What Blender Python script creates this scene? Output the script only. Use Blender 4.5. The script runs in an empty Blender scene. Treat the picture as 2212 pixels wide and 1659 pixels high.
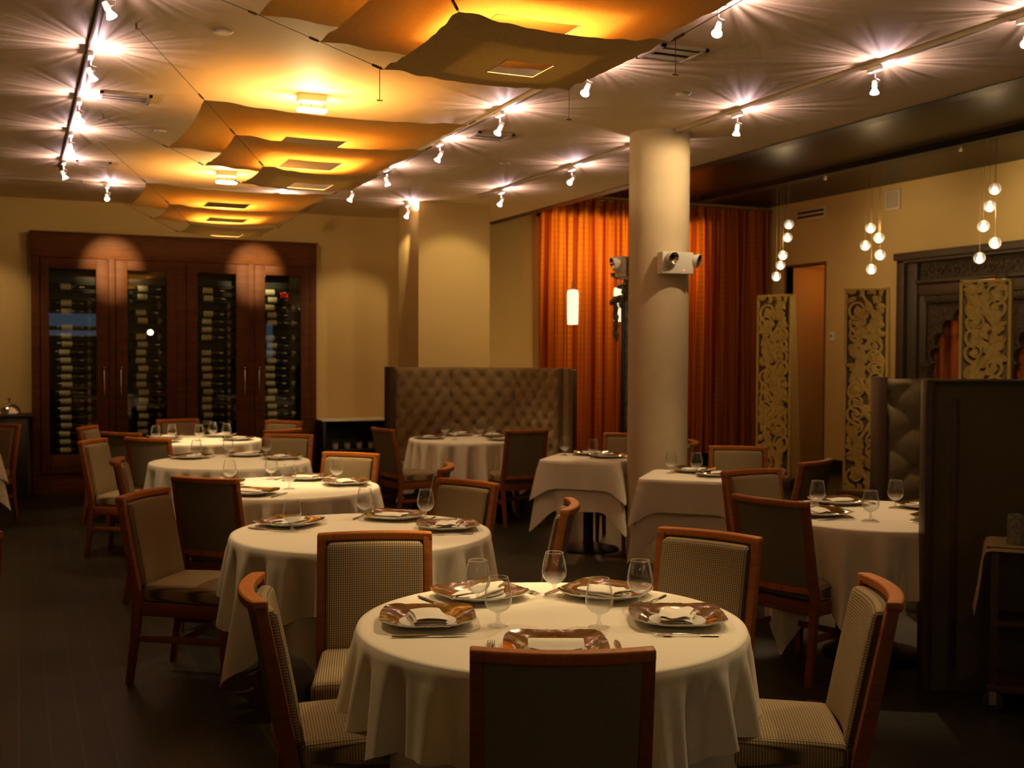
import bpy, bmesh, math, random
from mathutils import Vector, Matrix
PI = math.pi
sc = bpy.context.scene
COL = sc.collection
R = random.Random(7)

# ------------------------------------------------------------------ helpers
class MB:
    """collects shapes and links them as ONE mesh"""
    def __init__(s): s.v = []; s.f = []; s.mi = []
    def add(s, v, f, mi=0):
        n = len(s.v); s.v += [tuple(p) for p in v]; s.f += [tuple(i + n for i in q) for q in f]; s.mi += [mi] * len(f); return s
    def box(s, c, d, rz=0.0, mi=0, taper=1.0):
        v = []
        for z in (-.5, .5):
            k = taper if z < 0 else 1.0
            for x, y in ((-.5, -.5), (.5, -.5), (.5, .5), (-.5, .5)):
                px, py = x * d[0] * k, y * d[1] * k
                v.append((c[0] + px * math.cos(rz) - py * math.sin(rz), c[1] + px * math.sin(rz) + py * math.cos(rz), c[2] + z * d[2]))
        return s.add(v, [(3, 2, 1, 0), (4, 5, 6, 7), (0, 1, 5, 4), (1, 2, 6, 5), (2, 3, 7, 6), (3, 0, 4, 7)], mi)
    def prism(s, poly, a, b, axis='z', mi=0):
        n = len(poly)
        def P(p, t):
            return (p[0], p[1], t) if axis == 'z' else ((t, p[0], p[1]) if axis == 'x' else (p[0], t, p[1]))
        v = [P(p, a) for p in poly] + [P(p, b) for p in poly]
        f = [tuple(range(n - 1, -1, -1)), tuple(range(n, 2 * n))] + [(i, (i + 1) % n, n + (i + 1) % n, n + i) for i in range(n)]
        return s.add(v, f, mi)
    def lathe(s, prof, n=24, c=(0, 0, 0), mi=0, close=False):
        v = []; f = []; m = len(prof)
        for i in range(n):
            a = 2 * PI * i / n
            for r, z in prof: v.append((c[0] + r * math.cos(a), c[1] + r * math.sin(a), c[2] + z))
        for i in range(n):
            j = (i + 1) % n
            for k in range(m - 1): f.append((i * m + k, j * m + k, j * m + k + 1, i * m + k + 1))
            if close: f.append((i * m + m - 1, j * m + m - 1, j * m, i * m))
        return s.add(v, f, mi)
    def tube(s, pts, r, n=8, mi=0, flat=1.0, cap=True):
        pts = [Vector(p) for p in pts]; v = []; f = []; up = None
        for i, p in enumerate(pts):
            t = (pts[min(i + 1, len(pts) - 1)] - pts[max(i - 1, 0)])
            t = t.normalized() if t.length > 1e-9 else Vector((0, 0, 1))
            if up is None:
                up = Vector((0, 0, 1)) if abs(t.z) < .9 else Vector((0, 1, 0))
            a = t.cross(up)
            if a.length < 1e-6: a = t.cross(Vector((1, 0, 0)))
            a.normalize(); b = a.cross(t).normalized(); up = b
            rr = r[i] if isinstance(r, (list, tuple)) else r
            for k in range(n):
                q = 2 * PI * k / n
                v.append(p + a * (rr * math.cos(q)) + b * (rr * flat * math.sin(q)))
        for i in range(len(pts) - 1):
            for k in range(n):
                k2 = (k + 1) % n
                f.append((i * n + k, i * n + k2, (i + 1) * n + k2, (i + 1) * n + k))
        if cap: f.append(tuple(range(n - 1, -1, -1))); f.append(tuple(range((len(pts) - 1) * n, len(pts) * n)))
        return s.add(v, f, mi)
    def grid(s, fn, us, vs, mi=0, skip=None, wrap=False):
        nu, nv = len(us), len(vs)
        v = [fn(u, w) for u in us for w in vs]; f = []
        for i in range(nu - (0 if wrap else 1)):
            for j in range(nv - 1):
                if skip and skip(us[i], us[(i + 1) % nu], vs[j], vs[j + 1]): continue
                i2 = (i + 1) % nu
                f.append((i * nv + j, i2 * nv + j, i2 * nv + j + 1, i * nv + j + 1))
        return s.add(v, f, mi)
    def rbox(s, c, d, r, n=4, deform=None, mi=0):
        """box with round edges, on an even grid so that it can be bent"""
        h = [x / 2 for x in d]; v = []; f = []; idx = {}
        def vert(p):
            k = tuple(round(x, 5) for x in p)
            if k not in idx:
                b = [p[i] * h[i] for i in range(3)]
                q = [max(-(h[i] - r), min(h[i] - r, b[i])) for i in range(3)]
                dd = Vector([b[i] - q[i] for i in range(3)])
                if dd.length > 1e-9: dd = dd.normalized() * r
                w = [q[i] + dd[i] for i in range(3)]
                if deform: w = deform(*w)
                idx[k] = len(v); v.append((c[0] + w[0], c[1] + w[1], c[2] + w[2]))
            return idx[k]
        ts = []
        for i in range(3):
            e = 1 - r / h[i] if h[i] > r else 0
            inner = [-e + 2 * e * k / n for k in range(n + 1)] if e > 1e-6 else [0]
            out = [-1, -1 + (1 - e) * .25, -1 + (1 - e) * .6]
            ts.append(out + inner + [-x for x in reversed(out)])
        for ax in range(3):
            a, b = [(1, 2), (2, 0), (0, 1)][ax]
            for sg in (-1, 1):
                for i in range(len(ts[a]) - 1):
                    for j in range(len(ts[b]) - 1):
                        q = []
                        for di, dj in ((0, 0), (1, 0), (1, 1), (0, 1)):
                            p = [0, 0, 0]; p[ax] = sg; p[a] = ts[a][i + di]; p[b] = ts[b][j + dj]; q.append(vert(p))
                        if sg < 0: q.reverse()
                        if len(set(q)) >= 3: f.append(tuple(dict.fromkeys(q)))
        return s.add(v, f, mi)
    def mesh(s, name, mats, smooth=True, bevel=0.0, seg=2, angle=35):
        me = bpy.data.meshes.new(name); me.from_pydata(s.v, [], s.f)
        for m in (mats if isinstance(mats, (list, tuple)) else [mats]): me.materials.append(m)
        me.polygons.foreach_set('material_index', s.mi); me.update()
        if bevel:
            bm = bmesh.new(); bm.from_mesh(me); bmesh.ops.recalc_face_normals(bm, faces=bm.faces)
            es = [e for e in bm.edges if len(e.link_faces) == 2 and e.calc_face_angle(0) > math.radians(40)]
            bmesh.ops.bevel(bm, geom=es, offset=bevel, segments=seg, affect='EDGES', profile=.5, clamp_overlap=True)
            bm.to_mesh(me); bm.free()
        if smooth:
            me.polygons.foreach_set('use_smooth', [True] * len(me.polygons))
            try: me.set_sharp_from_angle(angle=math.radians(angle))
            except Exception: pass
        return me
    def build(s, name, mats, parent=None, smooth=True, bevel=0.0, seg=2, angle=35):
        return link(name, s.mesh(name, mats, smooth, bevel, seg, angle), parent)

def link(name, me, parent=None):
    o = bpy.data.objects.new(name, me); COL.objects.link(o)
    if parent is not None: o.parent = parent
    return o
def tag(o, label, cat, group=None):
    o['label'] = label; o['category'] = cat
    if group: o['group'] = group
    return o
def thing(name, label, cat, loc=(0, 0, 0), rz=0.0, group=None):
    o = bpy.data.objects.new(name, None); COL.objects.link(o); o.empty_display_size = .05
    o.location = loc; o.rotation_euler = (0, 0, rz)
    return tag(o, label, cat, group)
def struct(o): o['kind'] = 'structure'; return o
def copy_thing(root, loc, rz, label, group=None, rot=None):
    c = root.copy(); COL.objects.link(c); c.location = loc; c.rotation_euler = rot or (0, 0, rz); c['label'] = label
    if group: c['group'] = group
    for p in list(root.children):
        q = p.copy(); COL.objects.link(q); q.parent = c
        for g in list(p.children):
            h = g.copy(); COL.objects.link(h); h.parent = q
    return c

# ------------------------------------------------------------------ materials
def mat(name):
    m = bpy.data.materials.new(name); m.use_nodes = True; nt = m.node_tree
    return m, nt, nt.nodes['Principled BSDF'], nt.nodes, nt.links
def simple(name, col, rough=.5, metal=0.0, spec=.5, coat=0.0):
    m, nt, b, N, L = mat(name)
    b.inputs['Base Color'].default_value = (*col, 1); b.inputs['Roughness'].default_value = rough
    b.inputs['Metallic'].default_value = metal; b.inputs['Specular IOR Level'].default_value = spec
    b.inputs['Coat Weight'].default_value = coat; b.inputs['Coat Roughness'].default_value = .1
    return m
def ramp(N, stops):
    r = N.new('ShaderNodeValToRGB'); e = r.color_ramp.elements
    e[0].position, e[0].color = stops[0][0], (*stops[0][1], 1)
    e[1].position, e[1].color = stops[-1][0], (*stops[-1][1], 1)
    for p, c in stops[1:-1]:
        x = e.new(p); x.color = (*c, 1)
    return r
def coords(N, L, scale=(1, 1, 1), kind='Object'):
    t = N.new('ShaderNodeTexCoord'); mp = N.new('ShaderNodeMapping'); mp.inputs['Scale'].default_value = scale
    L.new(t.outputs[kind], mp.inputs['Vector']); return mp
def noise(N, L, mp, scale, detail=3, rough=.55):
    n = N.new('ShaderNodeTexNoise'); n.inputs['Scale'].default_value = scale; n.inputs['Detail'].default_value = detail
    n.inputs['Roughness'].default_value = rough; L.new(mp.outputs['Vector'], n.inputs['Vector']); return n
def bump(N, L, b, src, strength, dist=.01):
    u = N.new('ShaderNodeBump'); u.inputs['Strength'].default_value = strength; u.inputs['Distance'].default_value = dist
    L.new(src, u.inputs['Height']); L.new(u.outputs['Normal'], b.inputs['Normal']); return u
def noisy(name, c1, c2, scale=(1, 1, 1), ns=4, rough=.5, bmp=0.0, detail=3, spec=.5, coat=0.0, dist=.01, metal=0.0):
    m, nt, b, N, L = mat(name); mp = coords(N, L, scale); n = noise(N, L, mp, ns, detail)
    r = ramp(N, [(.3, c1), (.7, c2)]); L.new(n.outputs['Fac'], r.inputs['Fac']); L.new(r.outputs['Color'], b.inputs['Base Color'])
    b.inputs['Roughness'].default_value = rough; b.inputs['Specular IOR Level'].default_value = spec; b.inputs['Coat Weight'].default_value = coat
    b.inputs['Metallic'].default_value = metal
    if bmp: bump(N, L, b, n.outputs['Fac'], bmp, dist)
    return m
def math_node(N, L, op, a, b=None):
    n = N.new('ShaderNodeMath'); n.operation = op
    for i, x in enumerate((a, b)):
        if x is None: continue
        if isinstance(x, (int, float)): n.inputs[i].default_value = x
        else: L.new(x, n.inputs[i])
    return n.outputs[0]
def weave(name, light, dark, ax, pitch=.0085):
    """small hound-check upholstery: dark pin dots in rows; ax = the two object axes of the cloth"""
    m, nt, b, N, L = mat(name)
    t = N.new('ShaderNodeTexCoord'); sp = N.new('ShaderNodeSeparateXYZ'); L.new(t.outputs['Object'], sp.inputs[0])
    k = 2 * PI / pitch
    s1 = math_node(N, L, 'SINE', math_node(N, L, 'MULTIPLY', sp.outputs[ax[0]], k))
    s2 = math_node(N, L, 'SINE', math_node(N, L, 'MULTIPLY', sp.outputs[ax[1]], k))
    mx = math_node(N, L, 'MAXIMUM', s1, math_node(N, L, 'MULTIPLY', s2, .75))
    f = math_node(N, L, 'MULTIPLY_ADD', mx, .5); f.node.inputs[2].default_value = .5
    r = ramp(N, [(.45, light), (.95, dark)]); L.new(f, r.inputs['Fac']); L.new(r.outputs['Color'], b.inputs['Base Color'])
    b.inputs['Roughness'].default_value = .85; b.inputs['Specular IOR Level'].default_value = .2
    bump(N, L, b, f, .25, .002)
    return m
def emit(name, col, strength, base=None):
    m, nt, b, N, L = mat(name)
    b.inputs['Base Color'].default_value = (*(base or col), 1); b.inputs['Emission Color'].default_value = (*col, 1)
    b.inputs['Emission Strength'].default_value = strength
    try: m.cycles.emission_sampling = 'NONE'
    except Exception: pass
    return m
def glass(name, tint=(1, 1, 1), refl=1.0, rough=.02, base=.045, power=4.0):
    """thin clear glass: what is behind shows through, more mirror towards grazing angles"""
    m, nt, b, N, L = mat(name); N.remove(b); out = N['Material Output']
    tr = N.new('ShaderNodeBsdfTransparent'); tr.inputs[0].default_value = (*tint, 1)
    gl = N.new('ShaderNodeBsdfGlossy'); gl.inputs['Roughness'].default_value = rough
    lw = N.new('ShaderNodeLayerWeight'); lw.inputs['Blend'].default_value = .5
    f = math_node(N, L, 'MULTIPLY', math_node(N, L, 'POWER', lw.outputs['Facing'], power), .75 * refl)
    f = math_node(N, L, 'ADD', f, base * refl)
    mx = N.new('ShaderNodeMixShader'); L.new(math_node(N, L, 'MINIMUM', f, .9), mx.inputs[0])
    L.new(tr.outputs[0], mx.inputs[1]); L.new(gl.outputs[0], mx.inputs[2]); L.new(mx.outputs[0], out.inputs[0])
    return m

WALL = noisy('wall_paint', (.56, .395, .15), (.60, .43, .17), ns=1.2, rough=.75, spec=.25)
CEIL = noisy('ceiling_paint', (.78, .61, .34), (.81, .64, .37), ns=1.0, rough=.7, spec=.3)
DARKCEIL = noisy('dark_ceiling_paint', (.019, .011, .004), (.024, .014, .005), ns=2, rough=.32, spec=.12)
BLACK = simple('black_paint', (.010, .009, .007), .45)
def floor_mat():
    m, nt, b, N, L = mat('dark_plank_floor'); mp = coords(N, L)
    mp.inputs['Rotation'].default_value = (0, 0, PI / 2)
    br = N.new('ShaderNodeTexBrick'); L.new(mp.outputs['Vector'], br.inputs['Vector'])
    br.inputs['Scale'].default_value = 1; br.inputs['Brick Width'].default_value = .92; br.inputs['Row Height'].default_value = .118
    br.inputs['Mortar Size'].default_value = .0032; br.inputs['Bias'].default_value = 0; br.offset = .37; br.squash = 1
    br.inputs['Color1'].default_value = (.020, .019, .010, 1); br.inputs['Color2'].default_value = (.036, .032, .017, 1); br.inputs['Mortar'].default_value = (.085, .058, .028, 1)
    n = noise(N, L, coords(N, L, (14, 1.2, 1)), 5, 4)
    mx = N.new('ShaderNodeMix'); mx.data_type = 'RGBA'; mx.blend_type = 'MULTIPLY'; mx.inputs[0].default_value = .6
    L.new(br.outputs['Color'], mx.inputs[6]); L.new(n.outputs['Color'], mx.inputs[7]); L.new(mx.outputs[2], b.inputs['Base Color'])
    b.inputs['Roughness'].default_value = .42; b.inputs['Specular IOR Level'].default_value = .35
    bump(N, L, b, br.outputs['Fac'], -.3, .004)
    return m
FLOOR = floor_mat()
CHERRY = noisy('cherry_wood', (.20, .056, .010), (.28, .085, .016), (3, 3, 22), 3, .45, 0, 4, .25, .0)
CHERRY_LIT = noisy('cherry_wood_lit', (.37, .105, .014), (.50, .160, .022), (22, 3, 3), 3, .42, 0, 4, .22, .0)  # same cherry, lighter: highlights from above are put into the rail colour
CABWOOD = noisy('mahogany_veneer', (.070, .021, .005), (.110, .034, .007), (1.5, 1.5, 9), 3, .55, 0, 4, .12, 0)
CABWOODX = noisy('mahogany_veneer_cross', (.080, .025, .005), (.130, .042, .008), (2, 2, 22), 3, .55, 0, 4, .12, 0)
FAB_BACK = weave('checked_upholstery_upright', (.40, .29, .155), (.08, .055, .028), (0, 2))
FAB_SEAT = weave('checked_upholstery_seat', (.46, .335, .18), (.10, .07, .035), (0, 1))
FAB_REAR = noisy('plain_dark_upholstery', (.19, .155, .095), (.24, .20, .125), (1, 1, 1), 160, .9, .15, 2, .15, 0, .002)
LINEN = noisy('cream_linen', (.80, .72, .58), (.84, .76, .62), ns=90, rough=.85, bmp=.06, spec=.2, dist=.002)
NAPKIN = noisy('napkin_linen', (.82, .75, .63), (.86, .79, .67), ns=120, rough=.85, bmp=.05, spec=.2, dist=.002)
AMBER = noisy('amber_glaze', (.13, .055, .007), (.26, .115, .016), ns=60, rough=.12, spec=.7, coat=.8, detail=4, metal=.4)
CHINA = simple('white_china', (.78, .74, .66), .2, 0, .5, .3)
SILVER = simple('polished_silver', (.75, .72, .66), .16, 1.0)
STEEL = simple('brushed_steel', (.55, .52, .48), .3, 1.0)
def goblet_glass(name, edge, low, z0=.05, z1=.092):
    m = glass(name, (.985, .985, .98), 1.0, .05, .03, 3.0); nt = m.node_tree; N, L = nt.nodes, nt.links; out = N['Material Output']
    first = out.inputs[0].links[0].from_socket
    d = N.new('ShaderNodeBsdfTranslucent'); d.inputs[0].default_value = (.9, .88, .84, 1); e = N.new('ShaderNodeBsdfDiffuse'); e.inputs[0].default_value = (.9, .88, .84, 1)  # whitish edge and lower part put refracted light into the glass colour
    a = N.new('ShaderNodeAddShader'); hm = N.new('ShaderNodeMixShader'); hm.inputs[0].default_value = .5; L.new(d.outputs[0], hm.inputs[1]); L.new(e.outputs[0], hm.inputs[2])
    lw = N.new('ShaderNodeLayerWeight'); lw.inputs['Blend'].default_value = .5
    f = math_node(N, L, 'MULTIPLY', math_node(N, L, 'POWER', lw.outputs['Facing'], 5.0), edge)
    t = N.new('ShaderNodeTexCoord'); sp = N.new('ShaderNodeSeparateXYZ'); L.new(t.outputs['Object'], sp.inputs[0])
    mr = N.new('ShaderNodeMapRange'); L.new(sp.outputs[2], mr.inputs[0]); mr.inputs[1].default_value = z0; mr.inputs[2].default_value = z1; mr.inputs[3].default_value = low; mr.inputs[4].default_value = 0
    mx = N.new('ShaderNodeMixShader'); L.new(math_node(N, L, 'ADD', f, mr.outputs[0]), mx.inputs[0]); L.new(first, mx.inputs[1]); L.new(hm.outputs[0], mx.inputs[2]); L.new(mx.outputs[0], out.inputs[0])
    N.remove(a); return m
GLASS = goblet_glass('goblet_glass', .6, .30, .05, .082)
def solid_glass():
    return goblet_glass('goblet_stem_glass', .5, .16, .155, .30)
STEMGLASS = solid_glass()
PANE = glass('cabinet_pane', (.88, .90, .86), 1.2, 0.0, .04)
BUBBLE = goblet_glass('bubble_glass', .9, .34, -.055, .075)
BULB = emit('lamp_face', (1, .86, .68), 14)
BULBCONE = emit('lamp_reflector', (1, .78, .62), 3.2)
PINKCAP = emit('lamp_back_glow', (1, .66, .55), 1.4)
TRACKPAINT = simple('track_paint', (.42, .34, .24), .4)
TRACKDARK = simple('track_metal', (.22, .15, .10), .35, .6)
WHITEPL = simple('white_plastic', (.74, .70, .62), .4)
PLASTER = noisy('pillar_plaster', (.62, .50, .33), (.67, .54, .36), ns=9, rough=.8, spec=.2, bmp=.05, dist=.004)
def sail_mat(tr, name):
    m, nt, b, N, L = mat(name); N.remove(b); out = N['Material Output']
    n = noise(N, L, coords(N, L, (1, 1, 1)), 70, 3); r = ramp(N, [(.3, (.72, .50, .19)), (.7, (.80, .58, .25))]); L.new(n.outputs['Fac'], r.inputs['Fac'])
    d = N.new('ShaderNodeBsdfDiffuse'); t = N.new('ShaderNodeBsdfTranslucent')
    L.new(r.outputs['Color'], d.inputs[0]); t.inputs[0].default_value = (.85, .47, .085, 1)
    mx = N.new('ShaderNodeMixShader'); mx.inputs[0].default_value = tr
    L.new(d.outputs[0], mx.inputs[1]); L.new(t.outputs[0], mx.inputs[2]); L.new(mx.outputs[0], out.inputs[0])
    return m
SAIL = sail_mat(.11, 'amber_voile'); SAIL_SHADED = sail_mat(.004, 'amber_voile_shaded')  # lowest sails: same cloth, their shade put in as lower translucency
def curtain_mat(c1, c2, tr):
    m, nt, b, N, L = mat('plaid_fold_shade_sheer'); N.remove(b); out = N['Material Output']
    t = N.new('ShaderNodeTexCoord'); sp = N.new('ShaderNodeSeparateXYZ'); L.new(t.outputs['Object'], sp.inputs[0])
    s1 = math_node(N, L, 'SINE', math_node(N, L, 'MULTIPLY', sp.outputs[2], 2 * PI / .075))
    h1 = math_node(N, L, 'GREATER_THAN', s1, .93)
    mp = N.new('ShaderNodeMapping'); mp.inputs['Scale'].default_value = (24, 0, .10); L.new(t.outputs['Object'], mp.inputs['Vector'])
    nz = noise(N, L, mp, 1.0, 4, .7); fold_shade = N.new('ShaderNodeMapRange'); L.new(nz.outputs['Fac'], fold_shade.inputs[0]); fold_shade.inputs[1].default_value = .40; fold_shade.inputs[2].default_value = .58; fold_shade.inputs[4].default_value = .95  # dark upright bands: shade of the folds put into the colour
    f = math_node(N, L, 'MAXIMUM', math_node(N, L, 'MULTIPLY', h1, .5), fold_shade.outputs[0])
    r = ramp(N, [(0, c1), (1, c2)]); L.new(f, r.inputs['Fac'])
    d = N.new('ShaderNodeBsdfDiffuse'); L.new(r.outputs['Color'], d.inputs[0])
    q = N.new('ShaderNodeBsdfTranslucent'); L.new(r.outputs['Color'], q.inputs[0])
    mx = N.new('ShaderNodeMixShader'); mx.inputs[0].default_value = tr
    L.new(d.outputs[0], mx.inputs[1]); L.new(q.outputs[0], mx.inputs[2]); L.new(mx.outputs[0], out.inputs[0])
    return m
CURTAIN = curtain_mat((.70, .235, .024), (.22, .022, .005), .5)
TUFT = noisy('tufted_olive_cloth', (.27, .19, .085), (.33, .235, .11), ns=120, rough=.8, spec=.3, bmp=.1, dist=.002)
TUFT2 = noisy('tufted_brown_cloth', (.135, .10, .05), (.17, .13, .068), ns=120, rough=.8, spec=.3, bmp=.1, dist=.002)
PARTITION = noisy('dark_partition_cloth', (.095, .078, .042), (.12, .098, .054), ns=140, rough=.9, spec=.15, bmp=.1, dist=.002)
DARKWOOD = noisy('dark_walnut', (.045, .024, .012), (.07, .038, .018), (2, 2, 14), 3, .4)
CARVED = noisy('pale_carved_wood', (.60, .40, .12), (.70, .49, .16), ns=30, rough=.7, spec=.25, bmp=.2, dist=.004)
CARVEDIN = simple('carving_shade', (.26, .185, .085), .8)  # shade of the hollow behind the fretwork, put into the colour
OLDWOOD = noisy('old_carved_teak', (.025, .015, .007), (.085, .054, .025), ns=26, rough=.6, spec=.35, bmp=1.0, detail=6, dist=.03)
OLDPLAIN = noisy('old_plain_teak', (.032, .019, .008), (.055, .034, .015), (2, 2, 12), 4, .55)
BOTTLE = simple('dark_bottle_glass', (.012, .018, .010), .12, 0, .6)
LABELP = noisy('paper_label', (.62, .56, .36), (.72, .66, .44), ns=40, rough=.8)
LABELD = noisy('dull_label', (.22, .16, .10), (.30, .23, .14), ns=40, rough=.8)
FOIL = simple('foil_cap', (.6, .55, .4), .25, .8)
CREAMSLAB = simple('cream_slab', (.70, .62, .46), .4)
WIRE = simple('steel_wire', (.22, .15, .08), .4, .5)

# ------------------------------------------------------------------ camera
cam = bpy.data.cameras.new('camera'); co = bpy.data.objects.new('camera', cam); COL.objects.link(co)
cam.sensor_width = 36; cam.sensor_fit = 'HORIZONTAL'; cam.lens = 2400 * 36 / 2212
right = Vector((.91325, -.40737, .0047)); down = Vector((-.00665, -.02644, -.99963)); fwd = Vector((.40735, .91288, -.02685))
M = Matrix.Identity(4)
for i in range(3): M[i][0], M[i][1], M[i][2] = right[i], -down[i], -fwd[i]
M.translation = Vector((0, 0, 1.6)); co.matrix_world = M
cam.dof.use_dof = True; cam.dof.focus_distance = 3.5; cam.dof.aperture_fstop = 5.0
cam.clip_start = .05
sc.camera = co

# ------------------------------------------------------------------ room shell
XL, XR, YB, YF = -4.0, 10.2, 13.6, -3.6
HC, HU, XE = 3.32, 3.785, 5.66          # main ceiling, upper dark ceiling, edge between them
def slab(name, lo, hi, m, bevel=0):
    b = MB(); c = [(a + d) / 2 for a, d in zip(lo, hi)]; b.box(c, [d - a for a, d in zip(lo, hi)])
    return struct(b.build(name, m, smooth=False, bevel=bevel))
slab('floor', (XL, YF, -.1), (XR + 2.2, YB + .6, 0), FLOOR)
slab('ceiling', (XL, YF, HC), (XE, YB, HC + .12), CEIL)
slab('ceiling_upper', (XE + .13, YF, HU), (XR, YB, HU + .12), DARKCEIL)
slab('trim_1', (XE, YF, HC - .005), (XE + .13, YB, HU + .05), BLACK)       # black drop edge between the two ceilings
slab('trim_2', (8.62, YF, HU - .07), (8.80, 13.0, HU + .02), BLACK)        # black channel the bubble lamps hang from
slab('wall_left', (XL - .12, YF, 0), (XL, YB, HC), WALL)
slab('wall_rear', (XL, YF - .12, 0), (XR, YF, HU), WALL)
# back wall with the curtained window opening (x 6.62 - 9.2, z .5 - 3.46)
b = MB()
for lo, hi in (((XL, YB, 0), (6.50, YB + .12, HU)), ((8.98, YB, 0), (XR + .12, YB + .12, HU)), ((6.50, YB, 0), (8.98, YB + .12, .5)), ((6.50, YB, 3.46), (8.98, YB + .12, HU))):
    b.box([(p + q) / 2 for p, q in zip(lo, hi)], [q - p for p, q in zip(lo, hi)])
struct(b.build('wall_back', WALL, smooth=False))
b = MB()
for lo, hi in (((6.50, YB + .45, .5), (8.98, YB + .5, 3.46)), ((6.48, YB + .12, .5), (6.50, YB + .5, 3.46)), ((8.98, YB + .12, .5), (9.0, YB + .5, 3.46)), ((6.50, YB + .12, .48), (8.98, YB + .5, .5)), ((6.50, YB + .12, 3.46), (8.98, YB + .5, 3.48))):
    b.box([(p + q) / 2 for p, q in zip(lo, hi)], [q - p for p, q in zip(lo, hi)])
struct(b.build('window_1', simple('window_recess', (.75, .62, .42), .8), smooth=False))
# right wall with the lit niche (y 12.28 - 13.12) and the arched opening (y 8.2 - 10.3)
b = MB()
def seg(y0, y1, z0, z1): b.box((XR + .06, (y0 + y1) / 2, (z0 + z1) / 2), (.12, y1 - y0, z1 - z0))
seg(YF, 7.75, 0, HU); seg(7.75, 10.55, 2.6, HU); seg(10.55, 12.28, 0, HU); seg(12.28, 13.12, 2.87, HU); seg(13.12, YB, 0, HU)
struct(b.build('wall_right', WALL, smooth=False))
NICHE = simple('niche_paint', (.55, .33, .10), .75)
b = MB()
b.box((XR + 1.0, 12.7, 1.44), (.05, 1.2, 2.9)); b.box((XR + .55, 12.26, 1.44), (.9, .04, 2.9)); b.box((XR + .55, 13.3, 1.44), (.9, .36, 2.9)); b.box((XR + .55, 12.75, 2.90), (.9, 1.2, .05))
struct(b.build('wall_niche', NICHE, smooth=False))
slab('baseboard_niche', (XR + .90, 12.28, 0), (XR + .98, 13.12, .29), BLACK)
slab('baseboard_right', (XR - .02, 10.6, 0), (XR, 12.2, .18), BLACK)
slab('baseboard_back', (5.2, YB - .025, 0), (10.2, YB, .2), BLACK)
b = MB(); b.box((XR + .06, 12.265, 1.44), (.14, .03, 2.90)); b.box((XR + .06, 13.135, 1.44), (.14, .03, 2.90)); b.box((XR + .06, 12.7, 2.885), (.14, .9, .03))
struct(b.build('door_1', simple('niche_casing', (.16, .07, .03), .5), smooth=False, bevel=.004))
# square and round pillars
slab('pillar_square', (4.15, 11.9, 0), (5.02, 12.62, HC), WALL)
b = MB(); b.lathe([(.235, 0), (.235, HC)], 64, (4.6, 7.5, 0)); struct(b.build('pillar_round', PLASTER))
# windows of the street side behind the camera: dusk light that the cabinet panes mirror
slab('window_2', (.70, YF, 2.26), (1.95, YF + .03, 2.58), emit('dusk_pane', (.42, .60, .85), .75, (.1, .12, .15)))
slab('window_4', (.70, YF, 2.02), (1.95, YF + .03, 2.15), emit('dusk_pane_low', (.55, .62, .85), .8, (.1, .12, .15)))
slab('window_3', (6.24, YF, 1.30), (6.40, YF + .03, 2.40), emit('dusk_pane_narrow', (.42, .60, .85), .7, (.1, .12, .15)))

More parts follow.
